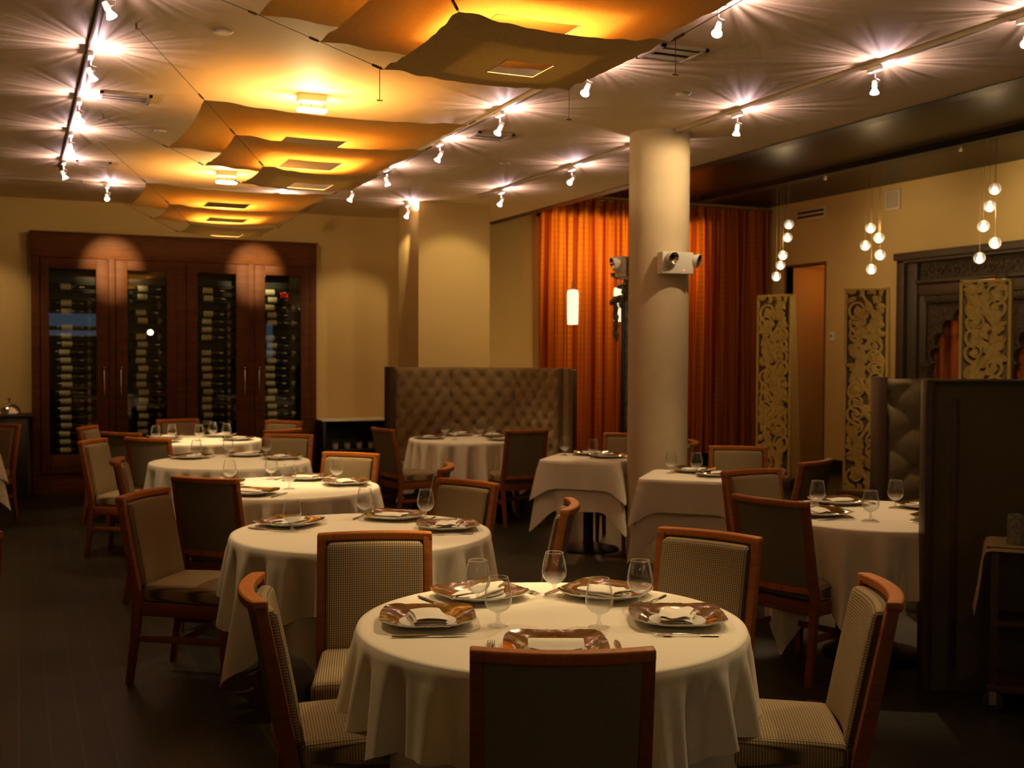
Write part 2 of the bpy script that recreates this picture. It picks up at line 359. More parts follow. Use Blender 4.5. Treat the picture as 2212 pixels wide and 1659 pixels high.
# ------------------------------------------------------------------ dining chairs
def yb(z): return -.205 - .095 * max(0, (z - .42)) / .47          # front face of the back posts
def bow(x): return -.040 * (1 - (x / .22) ** 2)                     # rails bow to the rear in plan
def chair_parts():
    P = []
    for s in (-1, 1):
        path = [(-.262, 0, .028), (-.225, .22, .038), (-.205, .42, .046), (yb(.66), .66, .042), (yb(.885), .885, .036)]
        poly = [(y, z) for y, z, w in path] + [(y - w, z) for y, z, w in reversed(path)]
        b = MB(); b.prism(poly, s * .205 - .017, s * .205 + .017, 'x'); P.append(('leg', b.mesh('rear_leg', CHERRY, bevel=.004), None))
        b = MB(); b.box((s * .198, .222, .185), (.042, .042, .37), taper=.62); P.append(('leg', b.mesh('front_leg', CHERRY, bevel=.004), None))
        b = MB(); b.box((s * .202, -.01, .222), (.018, .46, .032)); P.append(('stretcher', b.mesh('stretcher', CHERRY, bevel=.003), None))
    b = MB(); b.box((0, .0, .222), (.40, .018, .030)); P.append(('stretcher', b.mesh('cross_stretcher', CHERRY, bevel=.003), None))
    b = MB()
    b.box((0, .226, .365), (.39, .022, .065)); b.box((0, -.222, .365), (.39, .022, .065))
    for s in (-1, 1): b.box((s * .202, 0, .365), (.022, .44, .065))
    P.append(('apron', b.mesh('apron', CHERRY, bevel=.003), None))
    def crown(x, y, z):
        k = max(0, 1 - (x / .23) ** 2) * max(0, 1 - (y / .24) ** 2)
        return (x * (1 + .045 * y / .23), y, z + (.016 * k if z > 0 else 0))
    b = MB(); b.rbox((0, .018, .438), (.425, .455, .085), .026, 8, crown); P.append(('seat', b.mesh('seat', FAB_SEAT, angle=60), None))
    def padbend(x, y, z):
        zz = z + .665; k = max(0, 1 - (x / .185) ** 2) * max(0, 1 - (z / .2) ** 2)
        return (x, yb(zz) + bow(x) * .8 + .012 + y + (.014 * k if y > 0 else 0), z)
    b = MB(); b.rbox((0, 0, .665), (.372, .052, .405), .022, 8, padbend); P.append(('backrest', b.mesh('backrest', FAB_BACK, angle=60), None))
    def rearbend(x, y, z):
        return (x, yb(z + .665) + bow(x) * .8 - .024 + y, z)
    b = MB(); b.rbox((0, 0, .668), (.379, .014, .412), .004, 8, rearbend); P.append(('back_panel', b.mesh('back_panel', FAB_REAR, angle=60), 'plain dark rear of the backrest'))
    def rail(z, h, d, w):
        b = MB(); xs = [-w + 2 * w * i / 16 for i in range(17)]
        def f(u, k):
            y0 = yb(z) - .018 + bow(u); q = ((-d / 2, -h / 2), (d / 2, -h / 2), (d / 2, h / 2), (-d / 2, h / 2), (-d / 2, -h / 2))[k]
            return (u, y0 + q[0], z + q[1])
        b.grid(f, xs, range(5))
        for e in (0, 16):
            n = len(b.v); b.add([f(xs[e], k) for k in range(4)], [(0, 1, 2, 3) if e else (3, 2, 1, 0)])
        return b
    b = rail(.886, .030, .046, .222); me = b.mesh('top_rail', CHERRY_LIT)
    bm = bmesh.new(); bm.from_mesh(me); bmesh.ops.remove_doubles(bm, verts=bm.verts, dist=1e-5); bmesh.ops.recalc_face_normals(bm, faces=bm.faces)
    bmesh.ops.bevel(bm, geom=[e for e in bm.edges if len(e.link_faces) == 2 and e.calc_face_angle(0) > .7], offset=.006, segments=2, affect='EDGES', profile=.5)
    bm.to_mesh(me); bm.free(); P.append(('top_rail', me, None))
    b = rail(.458, .030, .026, .19); P.append(('lower_rail', b.mesh('lower_rail', CHERRY_LIT), None))
    return P
CHAIRP = chair_parts()
def chair(x, y, fx, fy, label, group):
    """x, y: where the middle of the top rail stands; fx, fy: the way the sitter faces"""
    l = math.hypot(fx, fy); fx /= l; fy /= l
    r = thing('dining_chair', label, 'chair', (x + .33 * fx, y + .33 * fy, 0), math.atan2(-fx, fy), group)
    for n, me, lab in CHAIRP:
        o = link(n, me, r)
        if lab: o['label'] = lab
    return r
G1, G2, G3, G4, G5, G6 = ['chairs around the ' + s for s in ('nearest round table', 'second round table', 'third round table', 'fourth round table', 'farthest round table', 'round table by the tufted booth')]
GA, GB, GC = 'chairs at the square table left of the pillar', 'chairs at the square table right of the pillar', 'chairs at the round table in the right booth'
CH = 'checked taupe chair '
for x, y, fx, fy, lab, g in (
    (1.182, 2.344, .39, .92, 'nearest chair of all, dark plain back to the viewer', G1),
    (.650, 3.344, .98, -.18, CH + 'sideways at the left of the nearest round table', G1),
    (2.395, 2.602, -.857, .516, CH + 'sideways at the right of the nearest round table', G1),
    (1.278, 4.174, -.284, -.959, CH + 'facing the viewer between the nearest and second round tables', G1),
    (2.507, 3.684, -.875, -.485, CH + 'angled at the back right of the nearest round table', G1),
    (2.370, 4.644, -.875, .485, 'edge-on chair with curled orange rail at the right of the second round table', G2),
    (2.279, 5.687, -.9, -.43, CH + 'facing the viewer at the back right of the second round table', G2),
    (.570, 5.824, .8, -.6, CH + 'in the aisle at the left of the second round table', G2),
    (.957, 6.395, .71, .70, 'dark-backed chair in front of the third round table, back to the viewer', G3),
    (2.455, 6.509, -.9, .44, 'edge-on chair with only its curled rail peeking out, right of the third round table', G3),
    (2.155, 7.598, -.71, -.70, 'brightly lit tan-backed chair at the back right of the third round table', G3),
    (.601, 7.671, .99, -.13, 'edge-on chair at the left of the third round table, behind the aisle chair', G3),
    (.974, 9.542, .70, .71, 'dark-backed chair left of the fourth round table, back to the viewer', G4),
    (.543, 9.444, .87, -.48, CH + 'along the left aisle facing right towards the fourth round table', G4),
    (2.148, 9.528, -.59, -.81, CH + 'facing the viewer at the back right of the fourth round table', G4),
    (.825, 10.259, .75, .66, 'dark-backed chair at the near left of the farthest round table', G5),
    (.596, 11.2, .91, -.41, CH + 'leftmost at the farthest round table, before the wine cabinet', G5),
    (1.545, 12.11, .15, -.99, CH + 'facing the viewer right in front of the wine cabinet doors', G5),
    (2.533, 11.453, -.75, -.66, CH + 'at the back right of the farthest round table', G5),
    (2.233, 10.123, -.5, .87, 'chair showing only a slanting top rail, near right of the farthest round table', G5),
    (-.143, 11.833, -.6, -.8, CH + 'cut by the left picture edge, by the black console', 'chairs at the left edge'),
    (-.265, 4.70, -.3, .95, 'chair of which only one post enters at the left picture edge', 'chairs at the left edge'),
    (3.127, 10.002, .99, .14, 'dark-backed chair at the left of the round table by the tufted booth', G6),
    (4.31, 9.296, -.08, .99, 'dark-backed chair at the right of the round table by the tufted booth', G6),
    (4.976, 8.603, -.59, -.81, CH + 'facing the viewer, half hidden behind the round pillar', GA),
    (5.01, 7.621, -.85, .5, 'edge-on chair with curled rail peeking out right of the round pillar', GA),
    (5.066, 7.08, -.56, -.83, CH + 'facing the viewer behind the square table right of the pillar', GB),
    (4.879, 5.922, -.44, .9, 'chair turned away in front of the two carved screens, dark back to the right', GB),
    (4.093, 5.597, .08, -1, CH + 'facing the viewer at the far side of the right booth table', GC),
    (3.367, 4.452, .96, .28, 'large dark-backed chair at the left of the right booth table', GC)):
    chair(x, y, fx, fy, lab, g)

# ------------------------------------------------------------------ tables and cloths
def square_bound(h, a0, p=16):
    def f(t):
        c, s = abs(math.cos(t - a0)), abs(math.sin(t - a0)); return h / ((c ** p + s ** p) ** (1 / p))
    return f
def drape(bound, half, corner, seed, top=.755, waves=13, amp=.16, flare=.10, n=420, off=.006, conef=.10, sq=False):
    """square cloth of half-width `half`, one corner lying at angle `corner`, hanging over a table edge"""
    r = random.Random(seed); ph = [r.uniform(0, 6.28) for _ in range(4)]
    b = MB(); th = [2 * PI * i / n for i in range(n)]
    ss = [0, .25, .5, .75, .9, .97, 1] ; hang = [.012, .03, .06, .1, .15, .21, .28, .36, .45, .55, .65, .75, .85, .93, 1]
    v = [(0, 0, top)]; f = []; rows = []
    for t in th:
        Rt = bound(t) + off; d = t - corner + PI / 4
        C = half / max(abs(math.cos(d)), abs(math.sin(d))); smax = max(.08, C - Rt)
        if sq: dd = abs((t - corner + PI / 4) % (PI / 2) - PI / 4); smax = (C - Rt) * max(abs(math.cos(d)), abs(math.sin(d))) * (1 + .42 * math.exp(-(dd / .13) ** 2))
        dc = math.cos(2 * (t - corner)) ** 2 if half else 0
        cone = max(0, math.cos(4 * (t - corner))) ** 6
        w = math.sin(waves * t + 1.3 * math.sin(3 * t + ph[0]) + .8 * math.sin(5 * t + ph[1]) + ph[2]) + .35 * math.sin(2.3 * waves * t + ph[3])
        w = math.copysign(abs(w) ** .75, w) * .8
        row = []
        for k in ss[1:]: row.append((Rt * k * math.cos(t), Rt * k * math.sin(t), top - (.004 * max(0, (k - .9) * 10) ** 2)))
        for k in hang:
            s = k * smax
            ramp_ = min(1, s / .07) ** 1.3
            dr = .008 * min(1, s / .02) + s * (flare + amp * w * ramp_ * .9 + conef * cone * ramp_) 
            dr = max(dr, -.05)
            z = top - .004 - math.sqrt(max(1e-6, s * s - min(dr, s * .8) ** 2 * .8))
            row.append(((Rt + dr) * math.cos(t + .05 * w * s), (Rt + dr) * math.sin(t + .05 * w * s), max(z, .012)))
        rows.append(row)
    m = len(rows[0])
    for row in rows: v += row
    for i in range(n):
        j = (i + 1) % n; f.append((0, 1 + i * m, 1 + j * m))
        for k in range(m - 1): f.append((1 + i * m + k, 1 + i * m + k + 1, 1 + j * m + k + 1, 1 + j * m + k))
    b.add(v, f); return b
def pedestal_table(name, c, bound, rz, lab, group, base_r=.27):
    t = thing(name, lab, 'table', (c[0], c[1], 0), 0, group)
    b = MB(); n = 96; poly = [(bound(2 * PI * i / n) * math.cos(2 * PI * i / n), bound(2 * PI * i / n) * math.sin(2 * PI * i / n)) for i in range(n)]
    b.prism(poly, .715, .745); b.build('table_top', DARKWOOD, t, smooth=False)
    b = MB(); b.lathe([(.05, .03), (.042, .08), (.042, .68), (.12, .715)], 20); b.build('post', BLACK, t)
    b = MB(); b.lathe([(0, .0), (base_r, .0), (base_r, .012), (base_r * .8, .028), (.05, .045), (0, .045)], 40); b.build('base', BLACK, t)
    return t
RND = 'round tables under white cloths'; SQ = 'square tables by the pillar'
TABLES = [  # centre, names, top cloth corner angle, under cloth
    ('nearest round table', (1.545, 3.150), .605, 165, 11),
    ('second round table', (1.500, 5.110), .605, 197, 12),
    ('third round table', (1.530, 7.000), .605, 230, 13),
    ('fourth round table', (1.525, 8.820), .605, 210, 14),
    ('farthest round table', (1.600, 11.100), .605, 240, 15),
    ('round table by the tufted booth', (4.136, 10.320), .590, 262, 16),
    ('round table in the right booth', (4.200, 4.620), .595, 222, 17)]
for nm, c, r, ca, sd in TABLES:
    bd = (lambda r: (lambda t: r))(r); rd = math.radians
    pedestal_table('round_table', c, bd, 0, 'pedestal under the cloths of the ' + nm, RND)
    o = drape(bd, .905, rd(ca + 45), sd + 40, top=.752, waves=11, amp=.10, flare=-.02, off=-.025, n=300, conef=.02).build('undercloth', LINEN, angle=80)
    o.location = (c[0], c[1], 0); tag(o, 'lower cream cloth showing below the top cloth of the ' + nm, 'tablecloth', 'under cloths')
    o = drape(bd, .868, rd(ca), sd, waves=19, amp=.20, flare=.02, n=460, conef=.03).build('tablecloth', LINEN, angle=80)
    o.location = (c[0], c[1], 0); tag(o, 'cream top cloth hanging in soft folds from the ' + nm, 'tablecloth', 'top cloths')
for nm, c, h, a0, sd in (('square table left of the pillar', (4.29, 8.06), .335, -41.3, 21), ('square table right of the pillar', (4.35, 6.60), .335, -41.3, 22), ('square table at the left picture edge', (-.62, 10.85), .34, 45, 23)):
    a = math.radians(a0); bd = square_bound(h, a)
    t = pedestal_table('square_table', c, bd, 0, 'black pedestal under the ' + nm, SQ, .25)
    o = drape(bd, h + .385, a + PI / 4, sd + 40, top=.752, waves=7, amp=.03, flare=-.02, off=-.012, n=400, conef=.20, sq=True).build('undercloth', LINEN, angle=80)
    o.location = (c[0], c[1], 0); tag(o, 'lower cream cloth with pointed corners on the ' + nm, 'tablecloth', 'under cloths')
    o = drape(bd, h + .225, a + PI / 4, sd, waves=7, amp=.035, flare=.02, off=.004, n=400, conef=.24, sq=True).build('tablecloth', LINEN, angle=80)
    o.location = (c[0], c[1], 0); tag(o, 'cream square top cloth on the ' + nm, 'tablecloth', 'top cloths')

# ------------------------------------------------------------------ place settings
def charger_mesh():
    """square plate with bulging sides: white foot, amber glazed flaring rim with an uneven edge"""
    n = 96; rr = random.Random(3); wob = [rr.uniform(-1, 1) for _ in range(n)]
    def R_(t):
        c, s = abs(math.cos(t)), abs(math.sin(t)); p = 3.4; return .150 / ((c ** p + s ** p) ** (1 / p))
    def ring(k, z, sq):
        return [((R_(2 * PI * i / n) * sq + .150 * (1 - sq)) * k * math.cos(2 * PI * i / n), (R_(2 * PI * i / n) * sq + .150 * (1 - sq)) * k * math.sin(2 * PI * i / n), z) for i in range(n)]
    def stack(rings, cap0=False):
        v = [p for r_ in rings for p in r_]; f = []
        for a in range(len(rings) - 1):
            for i in range(n): f.append((a * n + i, a * n + (i + 1) % n, (a + 1) * n + (i + 1) % n, (a + 1) * n + i))
        if cap0: f.append(tuple(range(n - 1, -1, -1)))
        return v, f
    def lift(i): t = 2 * PI * i / n; return .006 * max(0, math.cos(4 * t - PI)) * 1.0 + .0012 * wob[i]
    outer = [(x, y, z + lift(i)) for i, (x, y, z) in enumerate(ring(1.0, .026, 1))]
    outer2 = [(x * 1.012, y * 1.012, z - .0035) for x, y, z in outer]
    rim = MB(); rim.add(*stack([ring(.60, .0075, .1), ring(.63, .0085, .2), ring(.70, .013, .4), ring(.80, .019, .7), ring(.91, .0235, .95), outer]))
    foot = MB(); v, f = stack([ring(.55, .001, 0), ring(.64, .004, .3), ring(.82, .013, .7), outer2, outer]); foot.add(v, f)
    well = MB(); v, f = stack([ring(.60, .0075, .1), ring(.57, .0052, 0), ring(.2, .005, 0)]); f.append(tuple(range(2 * n, 3 * n))); well.add(v, f)
    return rim.mesh('rim', AMBER, angle=70), foot.mesh('underside', CHINA, angle=70), well.mesh('well', CHINA, angle=70)
CRIM, CFOOT, CWELL = charger_mesh()
def napkin_mesh(w=.150, d=.098, seed=1, loose=0.0):
    """linen folded in flat layers, one round fold on top"""
    r = random.Random(seed); b = MB(); xs = [-.5 + i / 14 for i in range(15)]
    path = []                                      # section in (y, z): back and forth, round at the folds
    lay = [.0035, .0085, .0135, .0205]
    for i, z in enumerate(lay):
        ys = [-.5 + k / 8 for k in range(9)]
        if i % 2: ys.reverse()
        for y in ys: path.append((y * d * (1 - .03 * i), z + (.004 * math.cos(y * PI) if i == 3 else 0)))
        if i < 3:
            e = ys[-1]; path.append(((e + math.copysign(.035, e)) * d, (z + lay[i + 1]) / 2))
    m = len(path)
    def f(u, k):
        y, z = path[int(k)]
        return (u * w + loose * z * 1.2 * math.sin(k * .9), y + .004 * math.sin(5 * u + seed) , z * (1 + .25 * loose * math.sin(3 * u + seed)) + .0012 * math.sin(9 * u + k * .4 + seed))
    b.grid(f, xs, range(m)); 
    v, fc = list(b.v), list(b.f); k = len(v)      # give the sheet thickness
    b.add([(x, y, z - .0022) for x, y, z in v], [tuple(reversed(q)) for q in fc])
    for i in range(14): b.f += [(i * m, (i + 1) * m, k + (i + 1) * m, k + i * m)]; b.mi += [0]
    for e in (0, 14):
        for j in range(m - 1):
            q = (e * m + j, e * m + j + 1, k + e * m + j + 1, k + e * m + j); b.f += [q if e else tuple(reversed(q))]; b.mi += [0]
    return b.mesh('folded_napkin', NAPKIN, angle=60)
NAPS = [napkin_mesh(.150, .098, s, l) for s, l in ((1, 0), (2, .8), (3, 1.5), (4, .5))]
def pocket_mesh():
    b = MB(); us = [-.5 + i / 16 for i in range(17)]; vs = [i / 10 for i in range(11)]
    def f(u, v):
        dip = .030 * (1 - abs(2 * u)) if v < .5 else 0
        return (u * .158, -.05 + .10 * v - dip * (1 - 2 * v if v < .5 else 0), .008 + .024 * math.sin(PI * min(1, .12 + v * .88)) ** .8 - .010 * (1 - abs(2 * u)) * math.exp(-((v - .1) / .14) ** 2))
    b.grid(f, us, vs); b.rbox((0, .0, .008), (.15, .092, .012), .005, 6)
    return b.mesh('folded_napkin', NAPKIN, angle=60)
POCKET = pocket_mesh()
def goblet_meshes():
    bowl = [(.004, .042), (.016, .044), (.030, .053), (.040, .066), (.0435, .080), (.0425, .098), (.0390, .120), (.0340, .140), (.0312, .152)]
    inner = [(max(.001, r - .0012), z + .0012) for r, z in bowl]; inner[-1] = (bowl[-1][0] - .0012, bowl[-1][1])
    b = MB(); b.lathe(bowl + inner[::-1], 40); B = b.mesh('bowl', GLASS, angle=60)
    b = MB(); b.lathe([(.0312, .1520), (.0323, .1527), (.0312, .1536), (.0300, .1527), (.0312, .1520)], 40); Rm = b.mesh('rim', STEMGLASS, angle=60)
    b = MB(); b.lathe([(.0, .0), (.034, .0005), (.0345, .002), (.020, .005), (.0095, .009), (.0055, .018), (.0048, .028), (.0065, .038), (.012, .045), (.004, .048), (0, .049)], 32); S = b.mesh('stem', STEMGLASS, angle=60)
    return B, Rm, S
GB_, GR_, GS_ = goblet_meshes()
def fork_mesh():
    b = MB(); zc = lambda y: .003 + .010 * max(0, 1 - ((y - .02) / .07) ** 2) * .5
    pts = [(0, y / 100, zc(y / 100)) for y in range(-10, 5)]
    b.tube(pts, [.0062 if y < -4 else .0035 for y in range(-10, 5)], 8, flat=.35)
    b.rbox((0, .052, .0065), (.023, .026, .003), .0014, 2)
    for i in range(4):
        x = -.0096 + .0064 * i; b.tube([(x, .062, .0065), (x, .080, .005), (x, .098, .0075)], [.0017, .0016, .0009], 6, flat=.7)
    return b.mesh('fork', SILVER, angle=60)
def knife_meshes():
    h = MB(); h.tube([(0, y / 100, .005) for y in range(-11, 1)], [.0045 + .0025 * math.sin((y + 11) / 11 * PI * .8 + .35) for y in range(-11, 1)], 8, flat=.6)
    bl = MB(); poly = [(-.006, .0), (.0055, .0), (.0088, .05), (.0085, .085), (.004, .108), (-.003, .114), (-.0062, .10)]
    bl.prism(poly, .0042, .0058); return h.mesh('handle', SILVER, angle=60), bl.mesh('blade', SILVER, smooth=False)
FORK = fork_mesh(); KH, KB = knife_meshes()
def charger(x, y, rz, label):
    t = thing('charger_plate', label, 'plate', (x, y, .7555), rz, 'amber charger plates')
    link('rim', CRIM, t)['label'] = 'amber glazed rim'; link('underside', CFOOT, t)['label'] = 'white underside'; link('well', CWELL, t)['label'] = 'white centre'
def goblet(x, y, label, full=True):
    t = thing('water_goblet', label, 'glass', (x, y, .7555), R.uniform(0, 6), 'water goblets')
    link('bowl', GB_, t); link('stem', GS_, t); link('rim', GR_, t)
def single(name, me, loc, rz, label, cat, group):
    o = link(name, me); o.location = loc; o.rotation_euler = (0, 0, rz); tag(o, label, cat, group); return o
def setting(c, ang, rad, where, table, nap=0, turn=0.0, cut='fk', px=None):
    """charger, napkin, fork and knife of one guest who looks along -ang towards the middle"""
    a = math.radians(ang); d = Vector((math.cos(a), math.sin(a))); rt = Vector((-d.y, d.x))   # rt: the guest's right hand side
    if px: p = Vector(px)
    else: p = Vector(c) + d * rad
    rz = a + PI / 2 + turn
    charger(p.x, p.y, rz, 'amber charger plate at the %s of the %s' % (where, table))
    w = 'at the %s of the %s' % (where, table)
    single('folded_napkin', POCKET if nap == 9 else NAPS[nap], (p.x, p.y, .762), rz + (0 if nap == 9 else [.12, -.2, .3, -.1][nap]), 'folded napkin ' + w, 'napkin', 'folded napkins')
    if 'f' in cut:
        q = p - rt * .185 + d * .0
        single('fork', FORK, (q.x, q.y, .7555), a + PI / 2, 'silver fork ' + w, 'fork', 'forks')
    if 'k' in cut:
        q = p + rt * .182
        t = thing('table_knife', 'silver knife ' + w, 'knife', (q.x, q.y, .7555), a + PI / 2, 'table knives'); link('handle', KH, t); link('blade', KB, t)
T = {t[0]: t[1] for t in TABLES}
n1 = 'nearest round table'; n2 = 'second round table'; n3 = 'third round table'; n4 = 'fourth round table'; n5 = 'farthest round table'; n6 = 'round table by the tufted booth'; nC = 'round table in the right booth'
for a, w, k, r in ((161, 'left side', 0, .39), (101, 'back left', 2, .41), (37, 'back right', 3, .42), (-25, 'right side', 1, .40), (-114, 'near side', 9, .37)): setting(T[n1], a, r, w, n1, k)
for a, w, k in ((133, 'back left', 1), (50, 'back right', 3), (-14, 'right side', 1)): setting(T[n2], a, .41, w, n2, k)
for a, w, k in ((-128, 'near left', 3), (150, 'left side', 2), (54, 'back right', 3), (-6, 'right side', 0)): setting(T[n3], a, .41, w, n3, k, cut='f' if a == 150 else 'fk')
for a, w, k in ((128, 'back left', 3), (62, 'back right', 2), (2, 'right side', 0)): setting(T[n4], a, .41, w, n4, k, cut='f')
for a, w, k in ((215, 'near left', 3), (130, 'back left', 0), (50, 'back right', 2), (-30, 'near right', 1)): setting(T[n5], a, .41, w, n5, k, cut='')
for a, w, k in ((165, 'left side', 0), (85, 'back', 2), (-58, 'near side', 3), (28, 'right side', 0)): setting(T[n6], a, .40, w, n6, k, cut='')
for a, w, k, r in ((78, 'far side', 0, .41), (167, 'left side', 3, .32), (-66, 'near side', 1, .36), (8, 'right side', 2, .42)): setting(T[nC], a, r, w, nC, k, cut='' if a == 8 else 'fk')
nA, nB = 'square table left of the pillar', 'square table right of the pillar'
setting((4.29, 8.06), 62, .22, 'far side', nA, 0, cut='f', px=(4.42, 8.26)); setting((4.29, 8.06), -20, .2, 'right side', nA, 2, cut='', px=(4.44, 8.0))
setting((4.35, 6.6), 50, .22, 'far side', nB, 3, cut='', px=(4.47, 6.78)); setting((4.35, 6.6), -40, .2, 'right side', nB, 0, cut='f', px=(4.47, 6.47))
for tn, pts in ((n1, ((1.410, 3.437, 'back left'), (1.362, 3.150, 'front left'), (1.642, 3.010, 'front middle'), (1.714, 3.471, 'back middle'), (1.914, 3.224, 'right'))),
                (n2, ((1.189, 5.214, 'left'), (1.630, 5.500, 'back'), (1.900, 5.330, 'right'))),
                (n3, ((1.548, 6.864, 'near middle'), (1.556, 7.440, 'back middle'), (1.925, 7.147, 'right'), (1.258, 7.300, 'left'))),
                (n4, ((1.299, 9.051, 'left'), (1.596, 9.33, 'back'), (1.861, 9.100, 'right'))),
                (n5, ((1.20, 10.96, 'leftmost'), (1.36, 11.05, 'second from the left'), (1.60, 10.95, 'middle'), (1.78, 11.28, 'second from the right'), (1.87, 11.02, 'rightmost'))),
                (n6, ((3.987, 10.600, 'leftmost'), (3.934, 10.190, 'second from the left'), (4.324, 10.490, 'third from the left'), (4.395, 10.340, 'rightmost'))),
                (nC, ((4.038, 4.900, 'back left'), (4.003, 4.443, 'front'), (4.463, 4.758, 'back right'), (4.56, 4.57, 'rightmost'))),
                (nA, ((4.190, 8.300, 'left'), (4.286, 7.978, 'right'))), (nB, ((4.270, 6.770, 'left'), (4.390, 6.630, 'right')))):
    for x, y, w in pts: goblet(x, y, 'water goblet, %s on the %s' % (w if 'most' in w or 'from' in w else w + ' one', tn))

# ------------------------------------------------------------------ ceiling sails
HEM = simple('pale_hem', (.45, .30, .10), .8)
def sail(cx, cy, a, z, hole, label, s_edge, s_mid):
    e = hole / a
    us = [-1, -.96, -.88, -.76, -.64, -.52, -.4, -.3]; us = [u for u in us if u < -e - .03] + [-e, -e * .5, 0]
    us = us + [-u for u in reversed(us[:-1])]
    def f(u, v):
        inx = 1 - .035 * (1 - v * v); iny = 1 - .035 * (1 - u * u)
        k = (abs(u) * abs(v)) ** 1.5
        wr = .007 * k * math.sin(30 * math.atan2(abs(v), abs(u) + 1e-6))            # small gathers at the corners
        return (cx + u * a * inx, cy + v * a * iny, z - s_edge * ((1 - u * u) * 1.35 + (1 - v * v) * .55) - s_mid * (1 - u * u) * (1 - v * v) + wr)
    fine = []
    for p, q in zip(us, us[1:]): fine += [p, (p + q) / 2]
    fine.append(us[-1])
    b = MB(); b.grid(f, fine, fine, skip=lambda u0, u1, v0, v1: max(abs(u0), abs(u1)) <= e + 1e-6 and max(abs(v0), abs(v1)) <= e + 1e-6)
    o = b.build('fabric_sail', SAIL_SHADED if label.startswith('lowest') else SAIL, angle=80); tag(o, label, 'ceiling sail', 'stacked ceiling sails')
    h = MB(); hs = [f(u, v) for u, v in ((-e, -e), (e, -e), (e, e), (-e, e), (-e, -e))]
    for p, q in zip(hs, hs[1:]): h.tube([p, q], .0022, 6)
    hm = h.build('hole_hem', HEM, o); hm['label'] = 'pale stitched hem of the square hole'
    return [f(u, v) for u, v in ((-1, -1), (-1, 1), (1, -1), (1, 1))]
order = ['topmost and largest', 'middle', 'lowest and smallest']
for cx, cy, A, nm, holes in ((1.80, 3.97, 1.25, 'front stack of ceiling sails', (.21, .18, .105)), (1.80, 7.36, 1.215, 'middle stack of ceiling sails', (.21, .19, .135)), (1.83, 10.75, 1.215, 'rear stack of ceiling sails', (.21, .19, .14))):
    k = 1.5; zs = (3.05, 2.908, 2.768); cs = []
    for z, h, w in zip(zs, holes, order):
        cs.append(sail(cx, cy, A - k * (HC - z), z, h, '%s amber cloth in the %s' % (w, nm), .022, .02))
    for i, (sx, sy, w) in enumerate(((-1, -1, 'near left'), (-1, 1, 'far left'), (1, -1, 'near right'), (1, 1, 'far right'))):
        p0 = (cx + sx * A, cy + sy * A, HC - .02); b = MB(); b.tube([p0] + [c[i] for c in cs], .0016, 6)
        if nm.startswith('front') and i != 0:
            e = Vector(cs[2][i]) + Vector((.012 * sx, .012 * sy, 0)); b.tube([cs[2][i], e, e - Vector((0, 0, .125))], .0016, 6); q = e - Vector((0, 0, .125)); b.tube([q - Vector((.012, 0, 0)), q + Vector((.012, 0, 0))], .0026, 6)
        o = b.build('suspension_cable', WIRE); tag(o, 'thin slanting cable at the %s of the %s' % (w, nm), 'cable', 'sail cables')
        b = MB(); b.lathe([(0, 0), (.006, 0), (.006, .03), (0, .03)], 8, (p0[0], p0[1], HC - .032)); b.build('anchor', WIRE, o)
        for c in cs:
            c3 = Vector(c[i]); d = (Vector(p0) - c3).normalized(); b = MB(); b.tube([c3 + d * .01, c3 + d * .055], .0055, 8); b.build('turnbuckle', WIRE, o)

# lamps over the sails: box on the ceiling, clear holder and glowing tube below
AMBERL = (1, .69, .32)
for x, y, nm in ((1.80, 3.97, 'front'), (1.808, 7.351, 'middle'), (1.831, 10.77, 'rear')):
    t = thing('canopy_lamp', 'boxy ceiling lamp with a glowing white tube above the %s sails' % nm, 'lamp', (x, y, HC), 0, 'lamps above the sails')
    b = MB(); b.rbox((0, 0, -.025), (.185, .11, .05), .008, 2); b.build('housing', WHITEPL, t)
    b = MB()
    for s in (-1, 1): b.box((s * .078, -.03, -.07), (.006, .006, .05))
    b.box((0, 0, -.06), (.008, .008, .03)); b.build('bracket', TRACKDARK, t, smooth=False)
    b = MB(); b.rbox((0, -.01, -.105), (.19, .07, .022), .009, 3); o = b.build('tube', emit('canopy_tube', (1, .9, .72), 9), t); o['label'] = 'glowing white tube'
    b = MB(); b.box((0, -.048, -.085), (.18, .004, .045)); b.build('shield', glass('clear_shield', (1, .96, .9), .8), t, smooth=False)
    l = bpy.data.lights.new('canopy_light', 'POINT'); l.energy = CANOPY_W = 42; l.color = AMBERL; l.shadow_soft_size = .05
    o = bpy.data.objects.new('canopy_light', l); COL.objects.link(o); o.location = (x, y, HC - .15)
    l = bpy.data.lights.new('canopy_down', 'SPOT'); l.energy = 190; l.color = (1, .74, .38); l.spot_size = math.radians(132); l.spot_blend = .85; l.shadow_soft_size = .05
    o = bpy.data.objects.new('canopy_down', l); COL.objects.link(o); o.location = (x, y, HC - .13)

# ------------------------------------------------------------------ track lighting
def track(name, x0, y0, x1, y1, m, lab):
    d = Vector((x1 - x0, y1 - y0)); b = MB(); b.box(((x0 + x1) / 2, (y0 + y1) / 2, HC - .014), (.036, d.length, .028), rz=math.atan2(-d.x, d.y))
    o = b.build('lighting_track', m, bevel=.003); tag(o, lab, 'light track', 'ceiling tracks')
track('a', .395, 1.2, .395, 11.2, TRACKDARK, 'left ceiling track with a row of small spotlights, towards the wine cabinet')
track('b', 3.10, 1.2, 3.10, 11.2, TRACKPAINT, 'middle ceiling track running past the right corners of the sails')
track('c', 4.60, 1.2, 4.60, 7.25, TRACKPAINT, 'right ceiling track, stretch in front of the round pillar')
track('d', 4.60, 7.75, 4.60, 11.2, TRACKPAINT, 'right ceiling track, stretch behind the round pillar')
track('e', -1.6, 12.0, 4.12, 12.0, TRACKPAINT, 'cross track along the wine cabinet wall')
